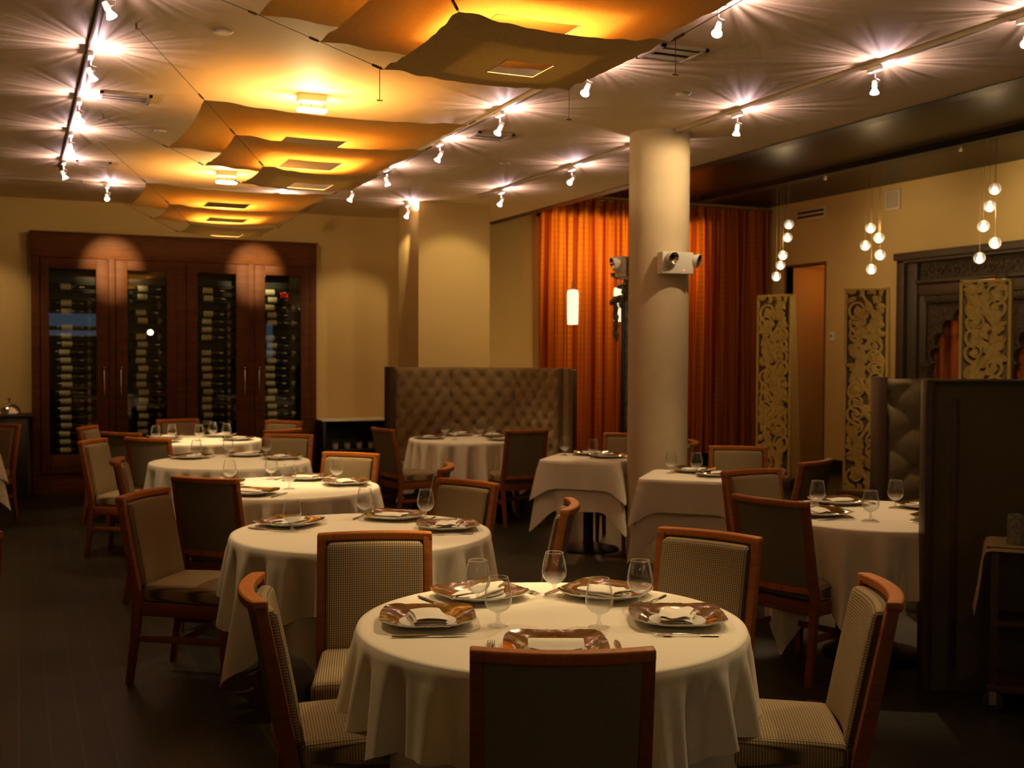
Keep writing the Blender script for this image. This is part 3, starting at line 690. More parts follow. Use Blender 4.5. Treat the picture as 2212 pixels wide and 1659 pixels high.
def spot_parts():
    P = []
    b = MB(); b.rbox((0, 0, -.043), (.03, .11, .03), .006, 2); P.append(('adapter', b.mesh('adapter', WHITEPL)))
    b = MB(); b.tube([(0, .0, -.055), (0, 0, -.11)], .006, 8); b.tube([(0, -.012, -.10), (.03, -.012, -.108), (.03, .012, -.12), (0, .012, -.128)], .0035, 6); P.append(('arm', b.mesh('arm', STEEL)))
    b = MB(); b.lathe([(0, .035), (.013, .035), (.016, .005), (.016, 0), (0, 0)], 16); P.append(('lamp_holder', b.mesh('lamp_holder', PINKCAP)))
    b = MB(); b.lathe([(.010, 0), (.014, -.012), (.022, -.028), (.0255, -.038)], 20); b.lathe([(.0255, -.038), (.0255, -.041), (0, -.0412)], 20, mi=1); P.append(('bulb', b.mesh('bulb', [BULBCONE, BULB])))
    return P
SPOTP = spot_parts()
WARM = (1.0, .73, .38); PINK = (1.0, .68, .80)
def facets(l):
    """the faceted reflector breaks the light leaking backwards into a fan of fine rays"""
    l.use_nodes = True; nt = l.node_tree; N, L = nt.nodes, nt.links; em = next(n for n in N if n.type == 'EMISSION')
    t = N.new('ShaderNodeTexCoord'); sp = N.new('ShaderNodeSeparateXYZ'); L.new(t.outputs['Normal'], sp.inputs[0])
    a = math_node(N, L, 'ARCTAN2', sp.outputs[1], sp.outputs[0])
    n = N.new('ShaderNodeTexNoise'); n.noise_dimensions = '1D'; n.inputs['Scale'].default_value = 7.0; n.inputs['Detail'].default_value = 2.5; n.inputs['Roughness'].default_value = .6; L.new(a, n.inputs['W'])
    m = N.new('ShaderNodeMapRange'); m.inputs[1].default_value = .34; m.inputs[2].default_value = .66; m.inputs[3].default_value = .28; m.inputs[4].default_value = 1.9; L.new(n.outputs['Fac'], m.inputs[0]); L.new(m.outputs[0], em.inputs['Strength'])
def spotlight(x, y, aim, watts, label, size=46, halo=1.0, blend=.55):
    t = thing('track_spotlight', label, 'spotlight', (x, y, HC), 0, 'track spotlights')
    for n, me in SPOTP[:2]: link(n, me, t)
    d = (Vector(aim) - Vector((x, y, HC - .15))).normalized(); q = d.to_track_quat('-Z', 'Y')
    for n, me in SPOTP[2:]:
        o = link(n, me, t); o.location = (0, 0, -.145); o.rotation_euler = q.to_euler()
    l = bpy.data.lights.new('spot_beam', 'SPOT'); l.energy = watts; l.color = WARM; l.spot_size = math.radians(size); l.spot_blend = blend; l.shadow_soft_size = .018
    o = bpy.data.objects.new('spot_beam', l); COL.objects.link(o); o.location = Vector((x, y, HC - .145)) + d * .055; o.rotation_euler = q.to_euler()
    h = bpy.data.lights.new('back_glow', 'SPOT'); h.energy = 6.6 * halo; h.color = PINK; h.shadow_soft_size = .012; h.spot_size = math.radians(176); h.spot_blend = .25   # dichroic lamps leak pink light to the rear, up at the ceiling
    o = bpy.data.objects.new('back_glow', h); COL.objects.link(o); o.location = Vector((x + .034, y - .03, HC - .10)); o.rotation_euler = (PI, 0, R.uniform(0, 6.28)); facets(h)
LT, MT, RT = 'left ceiling track', 'middle ceiling track', 'right ceiling track'
TT = .76
S = [  # x, y, aim, watts, label, cone
    (.395, 5.46, (1.55, 5.15, TT), 95, 'nearest of the five lit spotlights on the ' + LT, 38),
    (.395, 6.76, (1.45, 6.90, TT), 95, 'second spotlight from the viewer on the ' + LT, 46),
    (.395, 8.03, (1.40, 8.75, TT), 80, 'third spotlight from the viewer on the ' + LT, 46),
    (.395, 9.27, (.70, 9.9, .6), 55, 'fourth spotlight from the viewer on the ' + LT, 46),
    (.395, 10.67, (1.50, 11.0, TT), 80, 'last spotlight of the %s, nearest the wine cabinet' % LT, 44),
    (3.10, 4.53, (1.75, 3.30, TT), 105, 'spotlight on the %s beside the front sails' % MT, 46),
    (3.10, 5.88, (1.65, 4.95, TT), 110, 'spotlight at the far right corner of the front sails', 44),
    (3.10, 7.18, (1.75, 6.95, TT), 110, 'spotlight on the %s by the near right corner of the middle sails' % MT, 46),
    (3.10, 8.39, (1.75, 8.80, TT), 90, 'spotlight on the %s right of the middle sails' % MT, 44),
    (3.10, 9.78, (4.10, 10.25, TT), 70, 'spotlight on the %s behind the middle sails' % MT, 44),
    (3.10, 10.95, (1.80, 11.05, TT), 70, 'spotlight at the far right corner of the rear sails', 44),
    (4.60, 5.12, (4.30, 4.75, TT), 105, 'nearest spotlight on the %s, above the right booth' % RT, 46),
    (4.60, 6.48, (4.35, 6.60, TT), 70, 'spotlight on the %s just in front of the round pillar' % RT, 46),
    (4.60, 7.82, (4.25, 8.15, TT), 60, 'spotlight on the %s just behind the round pillar' % RT, 46),
    (4.60, 9.01, (4.60, 11.9, 1.9), 42, 'fourth spotlight on the %s, between the pillars' % RT, 50),
    (4.60, 10.61, (4.55, 11.95, 2.2), 36, 'farthest spotlight on the %s, before the square pillar' % RT, 60),
    (.85, 12.0, (1.0, 13.42, 2.56), 330, 'spotlight on the cross track over the left half of the wine cabinet', 30, 1, 1),
    (2.60, 12.0, (2.62, 13.42, 2.56), 330, 'spotlight on the cross track hidden behind the rear sails', 30, 1, 1),
    (4.05, 12.0, (3.8, 13.55, 1.6), 40, 'end spotlight of the cross track beside the square pillar', 60),
    (-.72, 12.0, (-.4, 13.55, 1.6), 40, 'spotlight on the cross track at the left picture edge', 60),
    # tracks go on over the viewer's head
    (.395, 4.15, (1.35, 3.30, TT), 60, 'spotlight on the left ceiling track just above the picture', 48),
    (3.10, 3.20, (1.60, 3.10, TT), 60, 'spotlight on the middle ceiling track just above the picture', 48),
    (4.60, 4.05, (8.3, 7.75, 1.75), 150, 'spotlight on the right ceiling track just outside the picture corner', 24),
    (4.60, 2.90, (2.45, 2.65, .7), 80, 'spotlight on the right ceiling track behind the viewer', 36),
]
for q in S: spotlight(*q)
l = bpy.data.lights.new('pillar_beam', 'SPOT'); l.energy = 36; l.color = WARM; l.spot_size = math.radians(125); l.spot_blend = .4; l.shadow_soft_size = .015      # the lamp before the pillar also throws a side beam on it
o = bpy.data.objects.new('pillar_beam', l); COL.objects.link(o); o.location = (4.66, 6.50, 3.10); o.rotation_euler = (Vector((4.62, 7.27, 2.25)) - Vector((4.66, 6.50, 3.10))).to_track_quat('-Z', 'Y').to_euler()

for x, y, z in ((-1.6, -1.8, 2.4), (3.0, -1.6, 2.09)):
    l = bpy.data.lights.new('rear_fill_lamp', 'POINT'); l.energy = 10; l.color = (1, .80, .46); l.shadow_soft_size = .07  # unseen fill lights added for the dark foreground; one sits at a mirrored lamp
    o = bpy.data.objects.new('rear_fill_lamp', l); COL.objects.link(o); o.location = (x, y, z)
# small ceiling fittings
for x, y, w in ((1.019, 6.113, 'nearest, left of the front sails'), (4.025, 6.278, 'between the middle and right tracks near the round pillar'), (4.033, 9.205, 'behind the round pillar'), (1.027, 9.027, 'left of the middle sails'), (1.041, 12.044, 'by the rear sails')):
    t = thing('ceiling_disc', 'flat round ceiling cover, ' + w, 'ceiling cover', (x, y, HC), 0, 'round ceiling covers')
    b = MB(); b.lathe([(0, -.012), (.042, -.012), (.046, -.006), (.046, 0)], 32); b.build('cap', CREAMSLAB, t)
    b = MB(); b.lathe([(.046, -.003), (.056, -.003), (.058, 0)], 32); b.build('ring', TRACKPAINT, t)
def diffuser(x, y, sx, sy, z, label, nslat=3):
    t = thing('ceiling_vent', label, 'vent', (x, y, z), 0, 'ceiling vents')
    b = MB(); w = .022
    for a, c, d in (((0, -sy / 2 + w / 2), 0, (sx, w)), ((0, sy / 2 - w / 2), 0, (sx, w)), ((-sx / 2 + w / 2, 0), 0, (w, sy)), ((sx / 2 - w / 2, 0), 0, (w, sy))): b.box((a[0], a[1], -.008), (d[0], d[1], .016))
    b.build('frame', TRACKPAINT, t, smooth=False)
    b = MB(); b.box((0, 0, -.001), (sx - .02, sy - .02, .002)); b.build('dark_gap', BLACK, t, smooth=False)
    b = MB()
    for i in range(nslat): b.box((0, (-.5 + (i + .62) / nslat) * (sy - .05), -.009), (sx - .05, (sy - .05) / nslat * .55, .005))
    b.build('blades', TRACKPAINT, t, smooth=False)
diffuser(.68, 7.94, .33, .26, HC, 'slotted ceiling vent beside the left track, left of the middle sails')
diffuser(.65, 10.81, .30, .22, HC, 'slotted ceiling vent near the far end of the left track')
diffuser(3.42, 5.45, .30, .30, HC, 'square ceiling vent at the right corner of the front sails', 2)
diffuser(3.42, 8.10, .30, .26, HC, 'square ceiling vent by the middle track, behind a spotlight', 2)

# ------------------------------------------------------------------ wine cabinet
cab = thing('wine_cabinet', 'tall mahogany wine cabinet with four glazed doors against the back wall', 'cabinet', (1.76, 13.51, 0))
CX0, CX1, CZ = -1.605, 1.605, 2.945
b = MB()
b.box((CX0 + .045, 0, CZ / 2), (.09, .16, CZ)); b.box((CX1 - .045, 0, CZ / 2), (.09, .16, CZ)); b.box((0, 0, CZ / 2 - .1), (.12, .16, CZ - .2)); b.build('side_stiles', CABWOOD, cab, bevel=.004)
b = MB(); b.box((0, -.005, 2.80), (3.21, .17, .29)); b.box((0, -.092, 2.935), (3.24, .03, .02)); b.build('header', CABWOODX, cab, bevel=.004)
b = MB(); b.box((0, 0, .115), (3.21, .15, .23)); b.build('plinth', CABWOODX, cab, bevel=.004)
b = MB(); b.box((0, .075, 1.45), (3.1, .01, 2.5)); b.build('back', simple('cabinet_inside', (.012, .010, .007), .6), cab, smooth=False)
edges = ((-1.51, -.80), (-.72, -.06), (.06, .78), (.85, 1.51)); glassx = ((-1.425, -.93), (-.595, -.165), (.185, .63), (.97, 1.405))
for i, ((a, c), (g0, g1)) in enumerate(zip(edges, glassx)):
    b = MB(); z0, z1 = .235, 2.65; gz0, gz1 = .445, 2.535
    b.box(((a + g0) / 2, -.088, (z0 + z1) / 2), (g0 - a, .028, z1 - z0)); b.box(((c + g1) / 2, -.088, (z0 + z1) / 2), (c - g1, .028, z1 - z0))
    b.box(((g0 + g1) / 2, -.088, (z1 + gz1) / 2), (g1 - g0, .028, z1 - gz1)); b.box(((g0 + g1) / 2, -.088, (z0 + gz0) / 2), (g1 - g0, .028, gz0 - z0))
    d = b.build('door', CABWOOD, cab, bevel=.003)
    b = MB(); b.box(((g0 + g1) / 2, -.088, (gz0 + gz1) / 2), (g1 - g0, .006, gz1 - gz0)); b.build('pane', PANE, d, smooth=False)
    hx = (c - .05) if i % 2 == 0 else (a + .05)
    b = MB(); b.box((hx, -.115, 1.25), (.012, .014, .30)); b.lathe([(0, 0), (.012, 0), (.012, .012), (0, .012)], 12, (hx, -.118, 1.42)); b.build('handle', STEEL, d, bevel=.002)
for x in (-.76, .815):
    b = MB(); b.box((x, -.075, 1.45), (.07, .03, 2.43)); b.build('mullion', CABWOOD, cab, bevel=.003)
def bottle_parts():
    b = MB(); b.lathe([(0, 0), (.034, 0), (.0375, .004), (.0375, .185), (.034, .205), (.018, .235), (.0145, .25), (.0145, .300), (.016, .302), (.016, .308), (0, .309)], 20); A = b.mesh('glass_body', BOTTLE, angle=60)
    b = MB(); b.lathe([(.0381, .055), (.0381, .165)], 20); L_ = b.mesh('label', LABELP); b = MB(); b.lathe([(.0381, .08), (.0381, .14)], 20); D = b.mesh('label', LABELD)
    b = MB(); b.lathe([(.0150, .262), (.0150, .300), (.0165, .303), (.0165, .309), (0, .3098)], 16); F = b.mesh('foil', FOIL)
    return A, L_, D, F
BA, BL, BD, BF = bottle_parts()
ords = ['topmost', 'second', 'third', 'fourth', 'fifth', 'sixth', 'seventh', 'eighth', 'ninth', 'tenth', 'eleventh', 'twelfth', 'thirteenth', 'fourteenth', 'fifteenth', 'sixteenth', 'seventeenth', 'eighteenth', 'nineteenth', 'twentieth', 'twenty-first', 'twenty-second']
doors = ['leftmost', 'second', 'third', 'rightmost']
gaps = ((2, 5), (3, 6), (3, 8), (6,))
rb = random.Random(5)
for di, (g0, g1) in enumerate(glassx):
    b = MB(); x0, x1 = 1.76 + g0 - .02, 1.76 + g1 + .02
    for k in range(22): b.box(((x0 + x1) / 2, 13.50, .452 + k * .092), (x1 - x0, .085, .006))
    for xx in (x0, x1): b.box((xx, 13.50, 1.45), (.012, .085, 2.05))
    o = b.build('bottle_rack', simple('rack_black', (.014, .012, .010), .5), None, smooth=False); tag(o, 'black bottle rack behind the %s door of the wine cabinet' % doors[di], 'rack', 'bottle racks')
    mx = 1.76 + g0 + [.115, .105, .06, .03][di]; cnt = 0
    for k in range(21, -1, -1):
        z = .452 + k * .092 + .003 + .0385; row = 21 - k
        if row in (0,): continue
        if row in gaps[di]: continue
        j = rb.uniform(-.012, .02)
        t = thing('wine_bottle', 'pale-labelled bottle, %s down behind the %s cabinet door' % (ords[cnt], doors[di]), 'bottle', (mx + j - .055, 13.50, z), 0, 'labelled bottles in the wine cabinet'); cnt += 1
        t.rotation_euler = (0, PI / 2, 0)
        link('glass_body', BA, t); link('label', BL, t)['label'] = 'pale paper label'; link('foil', BF, t)
    cnt = 0
    for k in range(18, 1, -2 if di % 2 else -1):
        z = .452 + k * .092 + .003 + .0385; xx = mx + [.33, .30, .33, .30][di] - .03
        if xx + .16 > 1.76 + g1 + .03: xx = 1.76 + g1 - .13
        t = thing('wine_bottle', 'dull bottle, %s down in the right part of the %s cabinet door' % (ords[cnt], doors[di]), 'bottle', (xx, 13.50, z), 0, 'dull bottles in the wine cabinet'); cnt += 1
        t.rotation_euler = (0, PI / 2, 0); t.scale = (1, 1, .5)
        link('glass_body', BA, t); link('label', BD, t)['label'] = 'dull label'

# ------------------------------------------------------------------ booths
def tuft_panel(p0, p1, z0, z1, px, pz, depth, name, m, parent, seed=0, thick=.10, edge=.03):
    """deep buttoned panel from p0 to p1 (plan), padded side on the left of p0 -> p1"""
    p0, p1 = Vector(p0), Vector(p1); d = (p1 - p0).normalized(); p0 = p0 + d * .012; p1 = p1 - d * .012; W = (p1 - p0).length; nrm = Vector((d.y, -d.x))
    nu = max(12, int(W / .0125)); nv = max(20, int((z1 - z0) / .0125)); H = z1 - z0
    cols = max(1, round(W / px)); ppx = W / cols; rows = max(1, round(H / pz)); ppz = H / rows
    def h(u, z):
        x = u / ppx; y = z / ppz
        a = abs(math.sin(PI * (x - .5 + y))); c = abs(math.sin(PI * (x - .5 - y)))
        k = .55 + .45 * (a * c) ** .6
        e = min(1, min(u, W - u) / edge) * min(1, min(z, H - z) / edge)
        i = round(x - .5 + y); j = round(x - .5 - y); bx = (i + j) / 2 + .5; by = (i - j) / 2
        r = math.hypot((x - bx) * ppx, (y - by) * ppz)
        k -= .95 * math.exp(-(r / .036) ** 2)
        edge_k = math.sqrt(max(0, 1 - (1 - e) ** 2))
        return depth * (.25 + .75 * max(k, -.3)) * edge_k
    b = MB(); us = [W * i / nu for i in range(nu + 1)]; vs = [H * i / nv for i in range(nv + 1)]
    def f(u, z):
        q = p0 + d * u + nrm * (thick * .5 + h(u, z)); return (q.x, q.y, z0 + z)
    b.grid(f, us, vs)
    c = (p0 + p1) / 2; b.box((c.x + nrm.x * thick * .25, c.y + nrm.y * thick * .25, (z0 + z1) / 2), (W, thick * .5, H), rz=math.atan2(d.y, d.x))
    return b.build(name, m, parent, angle=80)
def plank(p0, p1, z0, z1, t, name, m, parent, off=0.0, bevel=.006):
    p0, p1 = Vector(p0), Vector(p1); d = p1 - p0; n = Vector((d.y, -d.x)).normalized(); c = (p0 + p1) / 2 + n * off
    b = MB(); b.box((c.x, c.y, (z0 + z1) / 2), (d.length, t, z1 - z0), rz=math.atan2(d.y, d.x)); return b.build(name, m, parent, bevel=bevel)
bt = thing('tufted_booth', 'olive buttoned high-back booth in three panels before the square pillar', 'booth')
Q = [(3.640, 11.33), (4.349, 11.419), (4.975, 10.99), (5.175, 10.30)]
for i in range(3): tuft_panel(Q[i], Q[i + 1], .40, 1.455, .165, .215, .045, 'back_panel', TUFT, bt)
for i in range(3): plank(Q[i], Q[i + 1], .0, 1.45, .04, 'outer_back', TUFT2, bt, -.02)
plank((3.585, 11.32), (3.640, 11.327), .0, 1.46, .15, 'end_post', DARKWOOD, bt, .03)
b = MB(); b.rbox((5.205, 10.245, .73), (.075, .12, 1.46), .03, 4); b.build('end_bolster', TUFT, bt)
plank((5.235, 10.27), (5.255, 10.20), .0, 1.44, .08, 'end_post', DARKWOOD, bt, 0)
cz = Vector((4.25, 10.45))
for i in range(3):
    a, c = Vector(Q[i]), Vector(Q[i + 1]); d = (c - a).normalized(); n = Vector((d.y, -d.x)); s = .06
    poly = [tuple(a + n * s), tuple(c + n * s), tuple(c + n * .50 - d * (.16 if i < 2 else 0)), tuple(a + n * .50 + d * (.16 if i > 0 else 0))]
    b = MB(); b.prism(poly, .33, .46); b.build('seat_cushion', TUFT, bt, bevel=.03, seg=3)
    b = MB(); b.prism([tuple(Vector(p) * .97 + cz * .03) for p in poly], .0, .33); b.build('seat_base', DARKWOOD, bt, bevel=.004)
b2 = thing('side_booth', 'tall booth at the right picture edge, dark cloth back towards the viewer', 'booth')
E0 = Vector((3.975, 4.015)); D = Vector((.9132, -.4075)); N_ = Vector((.4075, .9132)); F0 = Vector((4.815, 5.262))
plank(E0, E0 + D * 1.9, .0, 1.483, .05, 'near_wing', PARTITION, b2, 0, .004)
plank(E0 - D * .035, E0 + D * .005, .0, 1.487, .085, 'end_post', DARKWOOD, b2, 0)
plank(E0 + D * .09, E0 + D * .13, .1, 1.40, .055, 'stile', DARKWOOD, b2, 0)
plank(E0 - D * .03, E0 + D * 1.9, 1.478, 1.492, .08, 'top_piping', TUFT2, b2, 0)
tuft_panel(F0, F0 + D * 1.15, .40, 1.462, .33, .30, .05, 'far_wing', TUFT2, b2)
plank(F0 - D * .05, F0 + D * .0, .0, 1.475, .16, 'end_post', simple('reddish_post', (.05, .02, .009), .5), b2, .03)
plank(F0 + D * 1.15, E0 + D * 1.9, .0, 1.47, .06, 'rear_panel', TUFT2, b2, 0)
CUSH = noisy('pale_green_vinyl', (.42, .42, .26), (.50, .49, .31), ns=20, rough=.5)
def bench(o, d, n, L_, name):
    b = MB(); b.rbox((L_ / 2, .25, .41), (L_, .50, .13), .05, 6, lambda x, y, z: (x, y, z)); ob = b.build(name, CUSH, b2)
    ob.location = (o.x, o.y, 0); ob.rotation_euler = (0, 0, math.atan2(d.y, d.x)); return ob
bench(E0 + N_ * .055 - D * .075, D, N_, 1.4, 'seat_cushion')
b = MB(); b.prism([(0.06, .07), (1.3, .07), (1.3, .48), (.24, .48)], 0, .345); o = b.build('seat_base', DARKWOOD, b2, bevel=.004); p = E0 + N_ * .055 + D * .02; o.location = (p.x, p.y, 0); o.rotation_euler = (0, 0, math.atan2(D.y, D.x))

# ------------------------------------------------------------------ carved standing screens
def carve(W, H, seed):
    """pierced leaf-scroll: a wandering stem with curls, leaves in between; returns one mesh in the x-z plane"""
    r = random.Random(seed); b = MB(); t = .022
    def strip(pts, w0, w1, y=0.0, hgt=.026):
        n = len(pts); P = [Vector((p[0], 0, p[1])) for p in pts]; q = []
        for i, p in enumerate(P):
            tg = (P[min(i + 1, n - 1)] - P[max(i - 1, 0)]).normalized(); s = Vector((-tg.z, 0, tg.x)); w = w0 + (w1 - w0) * i / (n - 1)
            q.append([p + s * w + Vector((0, y + hgt * .3, 0)), p + s * w + Vector((0, y - hgt * .35, 0)), p + s * w * .35 + Vector((0, y - hgt * .7, 0)), p - s * w * .35 + Vector((0, y - hgt * .55, 0)), p - s * w + Vector((0, y - hgt * .35, 0)), p - s * w + Vector((0, y + hgt * .3, 0))])
        b.grid(lambda u, v: q[int(u)][int(v)], range(n), range(6))
    def leaf(cx, cz, a, L_, w, bend=.3):
        pts = []; n = 7; rows = []
        for i in range(n):
            s = i / (n - 1); aa = a + bend * (s - .5) * 2; x = cx + L_ * (s - .5) * math.cos(aa); z = cz + L_ * (s - .5) * math.sin(aa)
            hw = w * math.sin(PI * min(1, .12 + s * .88)) ** .8; nx, nz = -math.sin(aa), math.cos(aa)
            rows.append([(x + nx * hw, .008, z + nz * hw), (x + nx * hw * .9, -.006, z + nz * hw * .9), (x + nx * hw * .35, -.017, z + nz * hw * .35), (x, -.009, z), (x - nx * hw * .35, -.017, z - nz * hw * .35), (x - nx * hw * .9, -.006, z - nz * hw * .9), (x - nx * hw, .008, z - nz * hw)])
        b.grid(lambda u, v: rows[int(u)][int(v)], range(n), range(7))
    iw, x0 = W / 2 - .035, 0
    stem = []
    for i in range(61):
        s = i / 60; stem.append((iw * .50 * math.sin(s * PI * 4.4 + .4 + seed), .07 + s * (H - .14)))
    strip(stem, .024, .014)
    k = 0; z = .16
    while z < H - .12:
        sg = 1 if math.sin((z - .07) / (H - .14) * PI * 4.4 + .4 + seed) < 0 else -1
        cx = sg * iw * r.uniform(.38, .5); R0 = min(iw * .62, r.uniform(.085, .12)); turn = r.uniform(1.4, 1.8); a0 = -PI / 2 if sg > 0 else -PI / 2
        sp = [(cx + sg * R0 * (1 - .8 * i / 30) * math.cos(a0 + i / 30 * turn * 2 * PI * .9), z + R0 * (1 - .8 * i / 30) * math.sin(a0 + i / 30 * turn * 2 * PI * .9)) for i in range(31)]
        sp = [(max(-iw, min(iw, x)), zz) for x, zz in sp]; strip(sp, .017, .009)
        leaf(cx, z, r.uniform(0, 6), R0 * 1.0, R0 * .36, .5)
        for _ in range(13):
            lx = r.uniform(-iw * .85, iw * .85); lz = z + r.uniform(-.10, .12)
            if abs(lx - cx) < R0 * .8 and abs(lz - z) < R0 * .8: lx = -cx + r.uniform(-.03, .03)
            lx = max(-iw * .86, min(iw * .86, lx)); leaf(lx, max(.08, min(H - .08, lz)), r.uniform(0, 6.28), r.uniform(.09, .14), r.uniform(.026, .042), r.uniform(-.6, .6))
        z += r.uniform(.115, .15)
    for zz in (.045, H - .045):
        for i in range(4): leaf(-iw * .75 + i * iw * .5, zz, .3 + i * 1.4, .11, .026, .4)
    return b
def screen(x, y, rz, H, label, seed, W=.46):
    t = thing('carved_screen', label, 'carved screen', (x, y, 0), rz, 'standing carved screens')
    z0 = .13
    o = carve(W, H - z0, seed).build('scrollwork', CARVED, t, angle=70); o.location = (0, -.015, z0)
    b = MB(); f = .028
    for s in (-1, 1): b.box((s * (W / 2 - f / 2), 0, (H + z0) / 2), (f, .05, H - z0))
    b.box((0, 0, H - f / 2), (W, .05, f)); b.box((0, 0, z0 + f / 2), (W, .05, f)); b.build('frame', CARVED, t, bevel=.004)
    b = MB()                                             # wedge-shaped box behind the fretwork: deeper towards the foot
    b.add([(-W / 2, .02, z0), (W / 2, .02, z0), (W / 2, .26, z0), (-W / 2, .26, z0), (-W / 2, .02, H), (W / 2, .02, H), (W / 2, .075, H), (-W / 2, .075, H)],
          [(3, 2, 1, 0), (4, 5, 6, 7), (1, 2, 6, 5), (2, 3, 7, 6), (3, 0, 4, 7)]); b.build('side_case', CARVED, t, smooth=False)
    b = MB(); b.box((0, .045, (H + z0) / 2), (W - .02, .005, H - z0 - .02)); b.build('shade_backing', CARVEDIN, t, smooth=False)
    b = MB(); b.box((0, .11, z0 / 2), (W + .10, .40, z0)); b.build('plinth', DARKWOOD, t, bevel=.01)
screen(8.345, 10.945, math.radians(-66), 2.33, 'leftmost of three pale carved screens, before the lit niche', 1)
screen(8.375, 9.395, math.radians(-53), 2.33, 'pale carved screen in the middle, partly behind the tufted wing of the side booth', 2)
screen(8.420, 7.830, math.radians(-54), 2.33, 'pale carved screen in front of the dark carved doorway', 3)

# ------------------------------------------------------------------ old carved doorway on the right wall
dw = thing('carved_doorway', 'dark antique carved wooden doorway with scalloped arches on the right wall', 'doorway', (XR - .004, 9.14, 0))
ZT = 2.875; HW = 1.60                                    # local +y is the far (left-hand) side
b = MB()
for w, dpt, zt in ((.13, .16, ZT), (.30, .11, ZT - .13), (.42, .075, ZT - .42)):
    for s_ in (1, -1): b.box((-dpt / 2, s_ * (HW - w / 2), zt / 2), (dpt, w, zt))
b.build('jambs', OLDPLAIN, dw, bevel=.010)
b = MB(); b.box((-.09, 0, ZT - .045), (.18, 2 * HW + .08, .09)); b.box((-.08, 0, ZT - .11), (.16, 2 * HW, .04)); b.box((-.065, 0, ZT - .37), (.13, 2 * HW - .55, .045)); b.box((-.045, 0, ZT - .47), (.09, 2 * HW - .55, .14)); b.build('moldings', OLDPLAIN, dw, bevel=.010)
b = MB()                                                 # lintel with a carved vine: curls in relief
b.box((-.03, 0, ZT - .24), (.06, 2 * HW - .3, .22)); rr = random.Random(9)
for i in range(22):
    yy = -1.36 + i * .13; sg = 1 if i % 2 else -1
    b.tube([(-.064, yy + sg * .05 * (1 - k / 16) * math.cos(k * .5), ZT - .24 + .065 * (1 - k / 16) * math.sin(k * .5) * sg) for k in range(14)], .013, 6)
b.build('carved_lintel', OLDWOOD, dw)
b = MB()
for i in range(56):
    y = -1.14 + 2.28 * i / 55; b.lathe([(0, -.03), (.014, -.024), (.021, -.005), (.021, .02), (0, .025)], 8, (-.10, y, ZT - .61))
b.box((-.09, 0, ZT - .575), (.06, 2.34, .05)); b.build('scalloped_fringe', OLDWOOD, dw)
def arch(c):
    b = MB(); pts = []
    lobes = [(-.44, 1.42, .10), (-.415, 1.60, .10), (-.345, 1.78, .105), (-.22, 1.93, .11), (0, 2.02, .16), (.22, 1.93, .11), (.345, 1.78, .105), (.415, 1.60, .10), (.44, 1.42, .10)]
    for k in range(181):
        a = PI - PI * k / 180; best = .3
        for i in range(110):
            r_ = .2 + i * .008; y, z = r_ * math.cos(a), 1.35 + r_ * math.sin(a)
            if any((y - ly) ** 2 + (z - lz) ** 2 < lr * lr for ly, lz, lr in lobes) or math.hypot(y / .42, (z - 1.35) / .66) < 1: best = r_
        pts.append((best * math.cos(a), 1.35 + best * math.sin(a)))
    pts = [(-.47, 0)] + pts + [(.47, 0)]; outer = []
    for y, z in pts:
        a = math.atan2(z - 1.35, y) if z > 0 else 0
        if z == 0: outer.append((math.copysign(.62, y), 0))
        else:
            k = min(.62 / max(1e-6, abs(math.cos(a))), .92 / max(1e-6, math.sin(a))); outer.append((k * math.cos(a), 1.35 + k * math.sin(a)))
    n = len(pts); v = [(-.05, c + y, z) for y, z in pts] + [(-.05, c + y, z) for y, z in outer] + [(.03, c + y, z) for y, z in pts]
    f = [(i, i + 1, n + i + 1, n + i) for i in range(n - 1)] + [(2 * n + i, 2 * n + i + 1, i + 1, i) for i in range(n - 1)]
    b.add(v, f); b.build('arch_panel', OLDWOOD, dw, smooth=False)
    e = MB(); e.tube([(-.055, c + y, z) for y, z in pts[1:-1]], .014, 6); e.build('arch_bead', OLDPLAIN, dw)
for c in (.62, -.62):
    arch(c)
    for s_ in (1, -1):
        b = MB(); b.lathe([(.07, 0), (.07, .3), (.04, .36), (.05, .5), (.06, .7), (.04, .9), (.055, .95), (.036, 1.0), (.036, 1.2), (.07, 1.3), (.05, 1.36), (.07, 1.48), (.03, 1.54), (0, 1.56)], 20, (-.085, c + s_ * .53, 0)); b.build('turned_column', OLDWOOD, dw)
b = MB(); b.box((-.06, 0, 1.15), (.12, .14, 2.3)); b.build('centre_post', OLDPLAIN, dw, bevel=.012)
b = MB(); b.rbox((-.10, .0, 2.43), (.13, .17, .22), .05, 3); b.build('centre_boss', OLDWOOD, dw)
DRAPE = noisy('orange_drape', (.62, .17, .02), (.50, .10, .012), (1, 30, 1), 1.2, .8, 0, 2)
b = MB(); b.grid(lambda u, v: (XR + .24 + .025 * math.sin(u * 34), 9.14 + u, v), [-1.4 + 2.9 * i / 190 for i in range(191)], [.05, .9, 1.8, 2.6]); o = b.build('orange_drape', DRAPE); tag(o, 'orange drape seen through the arch of the dark carved doorway', 'curtain')
l = bpy.data.lights.new('alcove_lamp', 'POINT'); l.energy = 5; l.color = (1, .58, .2); l.shadow_soft_size = .06; o = bpy.data.objects.new('alcove_lamp', l); COL.objects.link(o); o.location = (XR + .14, 9.6, 2.5)
l = bpy.data.lights.new('niche_lamp', 'POINT'); l.energy = 3.2; l.color = (1, .42, .10); l.shadow_soft_size = .08; o = bpy.data.objects.new('niche_lamp', l); COL.objects.link(o); o.location = (XR + .55, 12.5, 2.66)
slab('wall_alcove', (XR + .7, 8.0, 0), (XR + .75, 10.7, 3.0), NICHE)

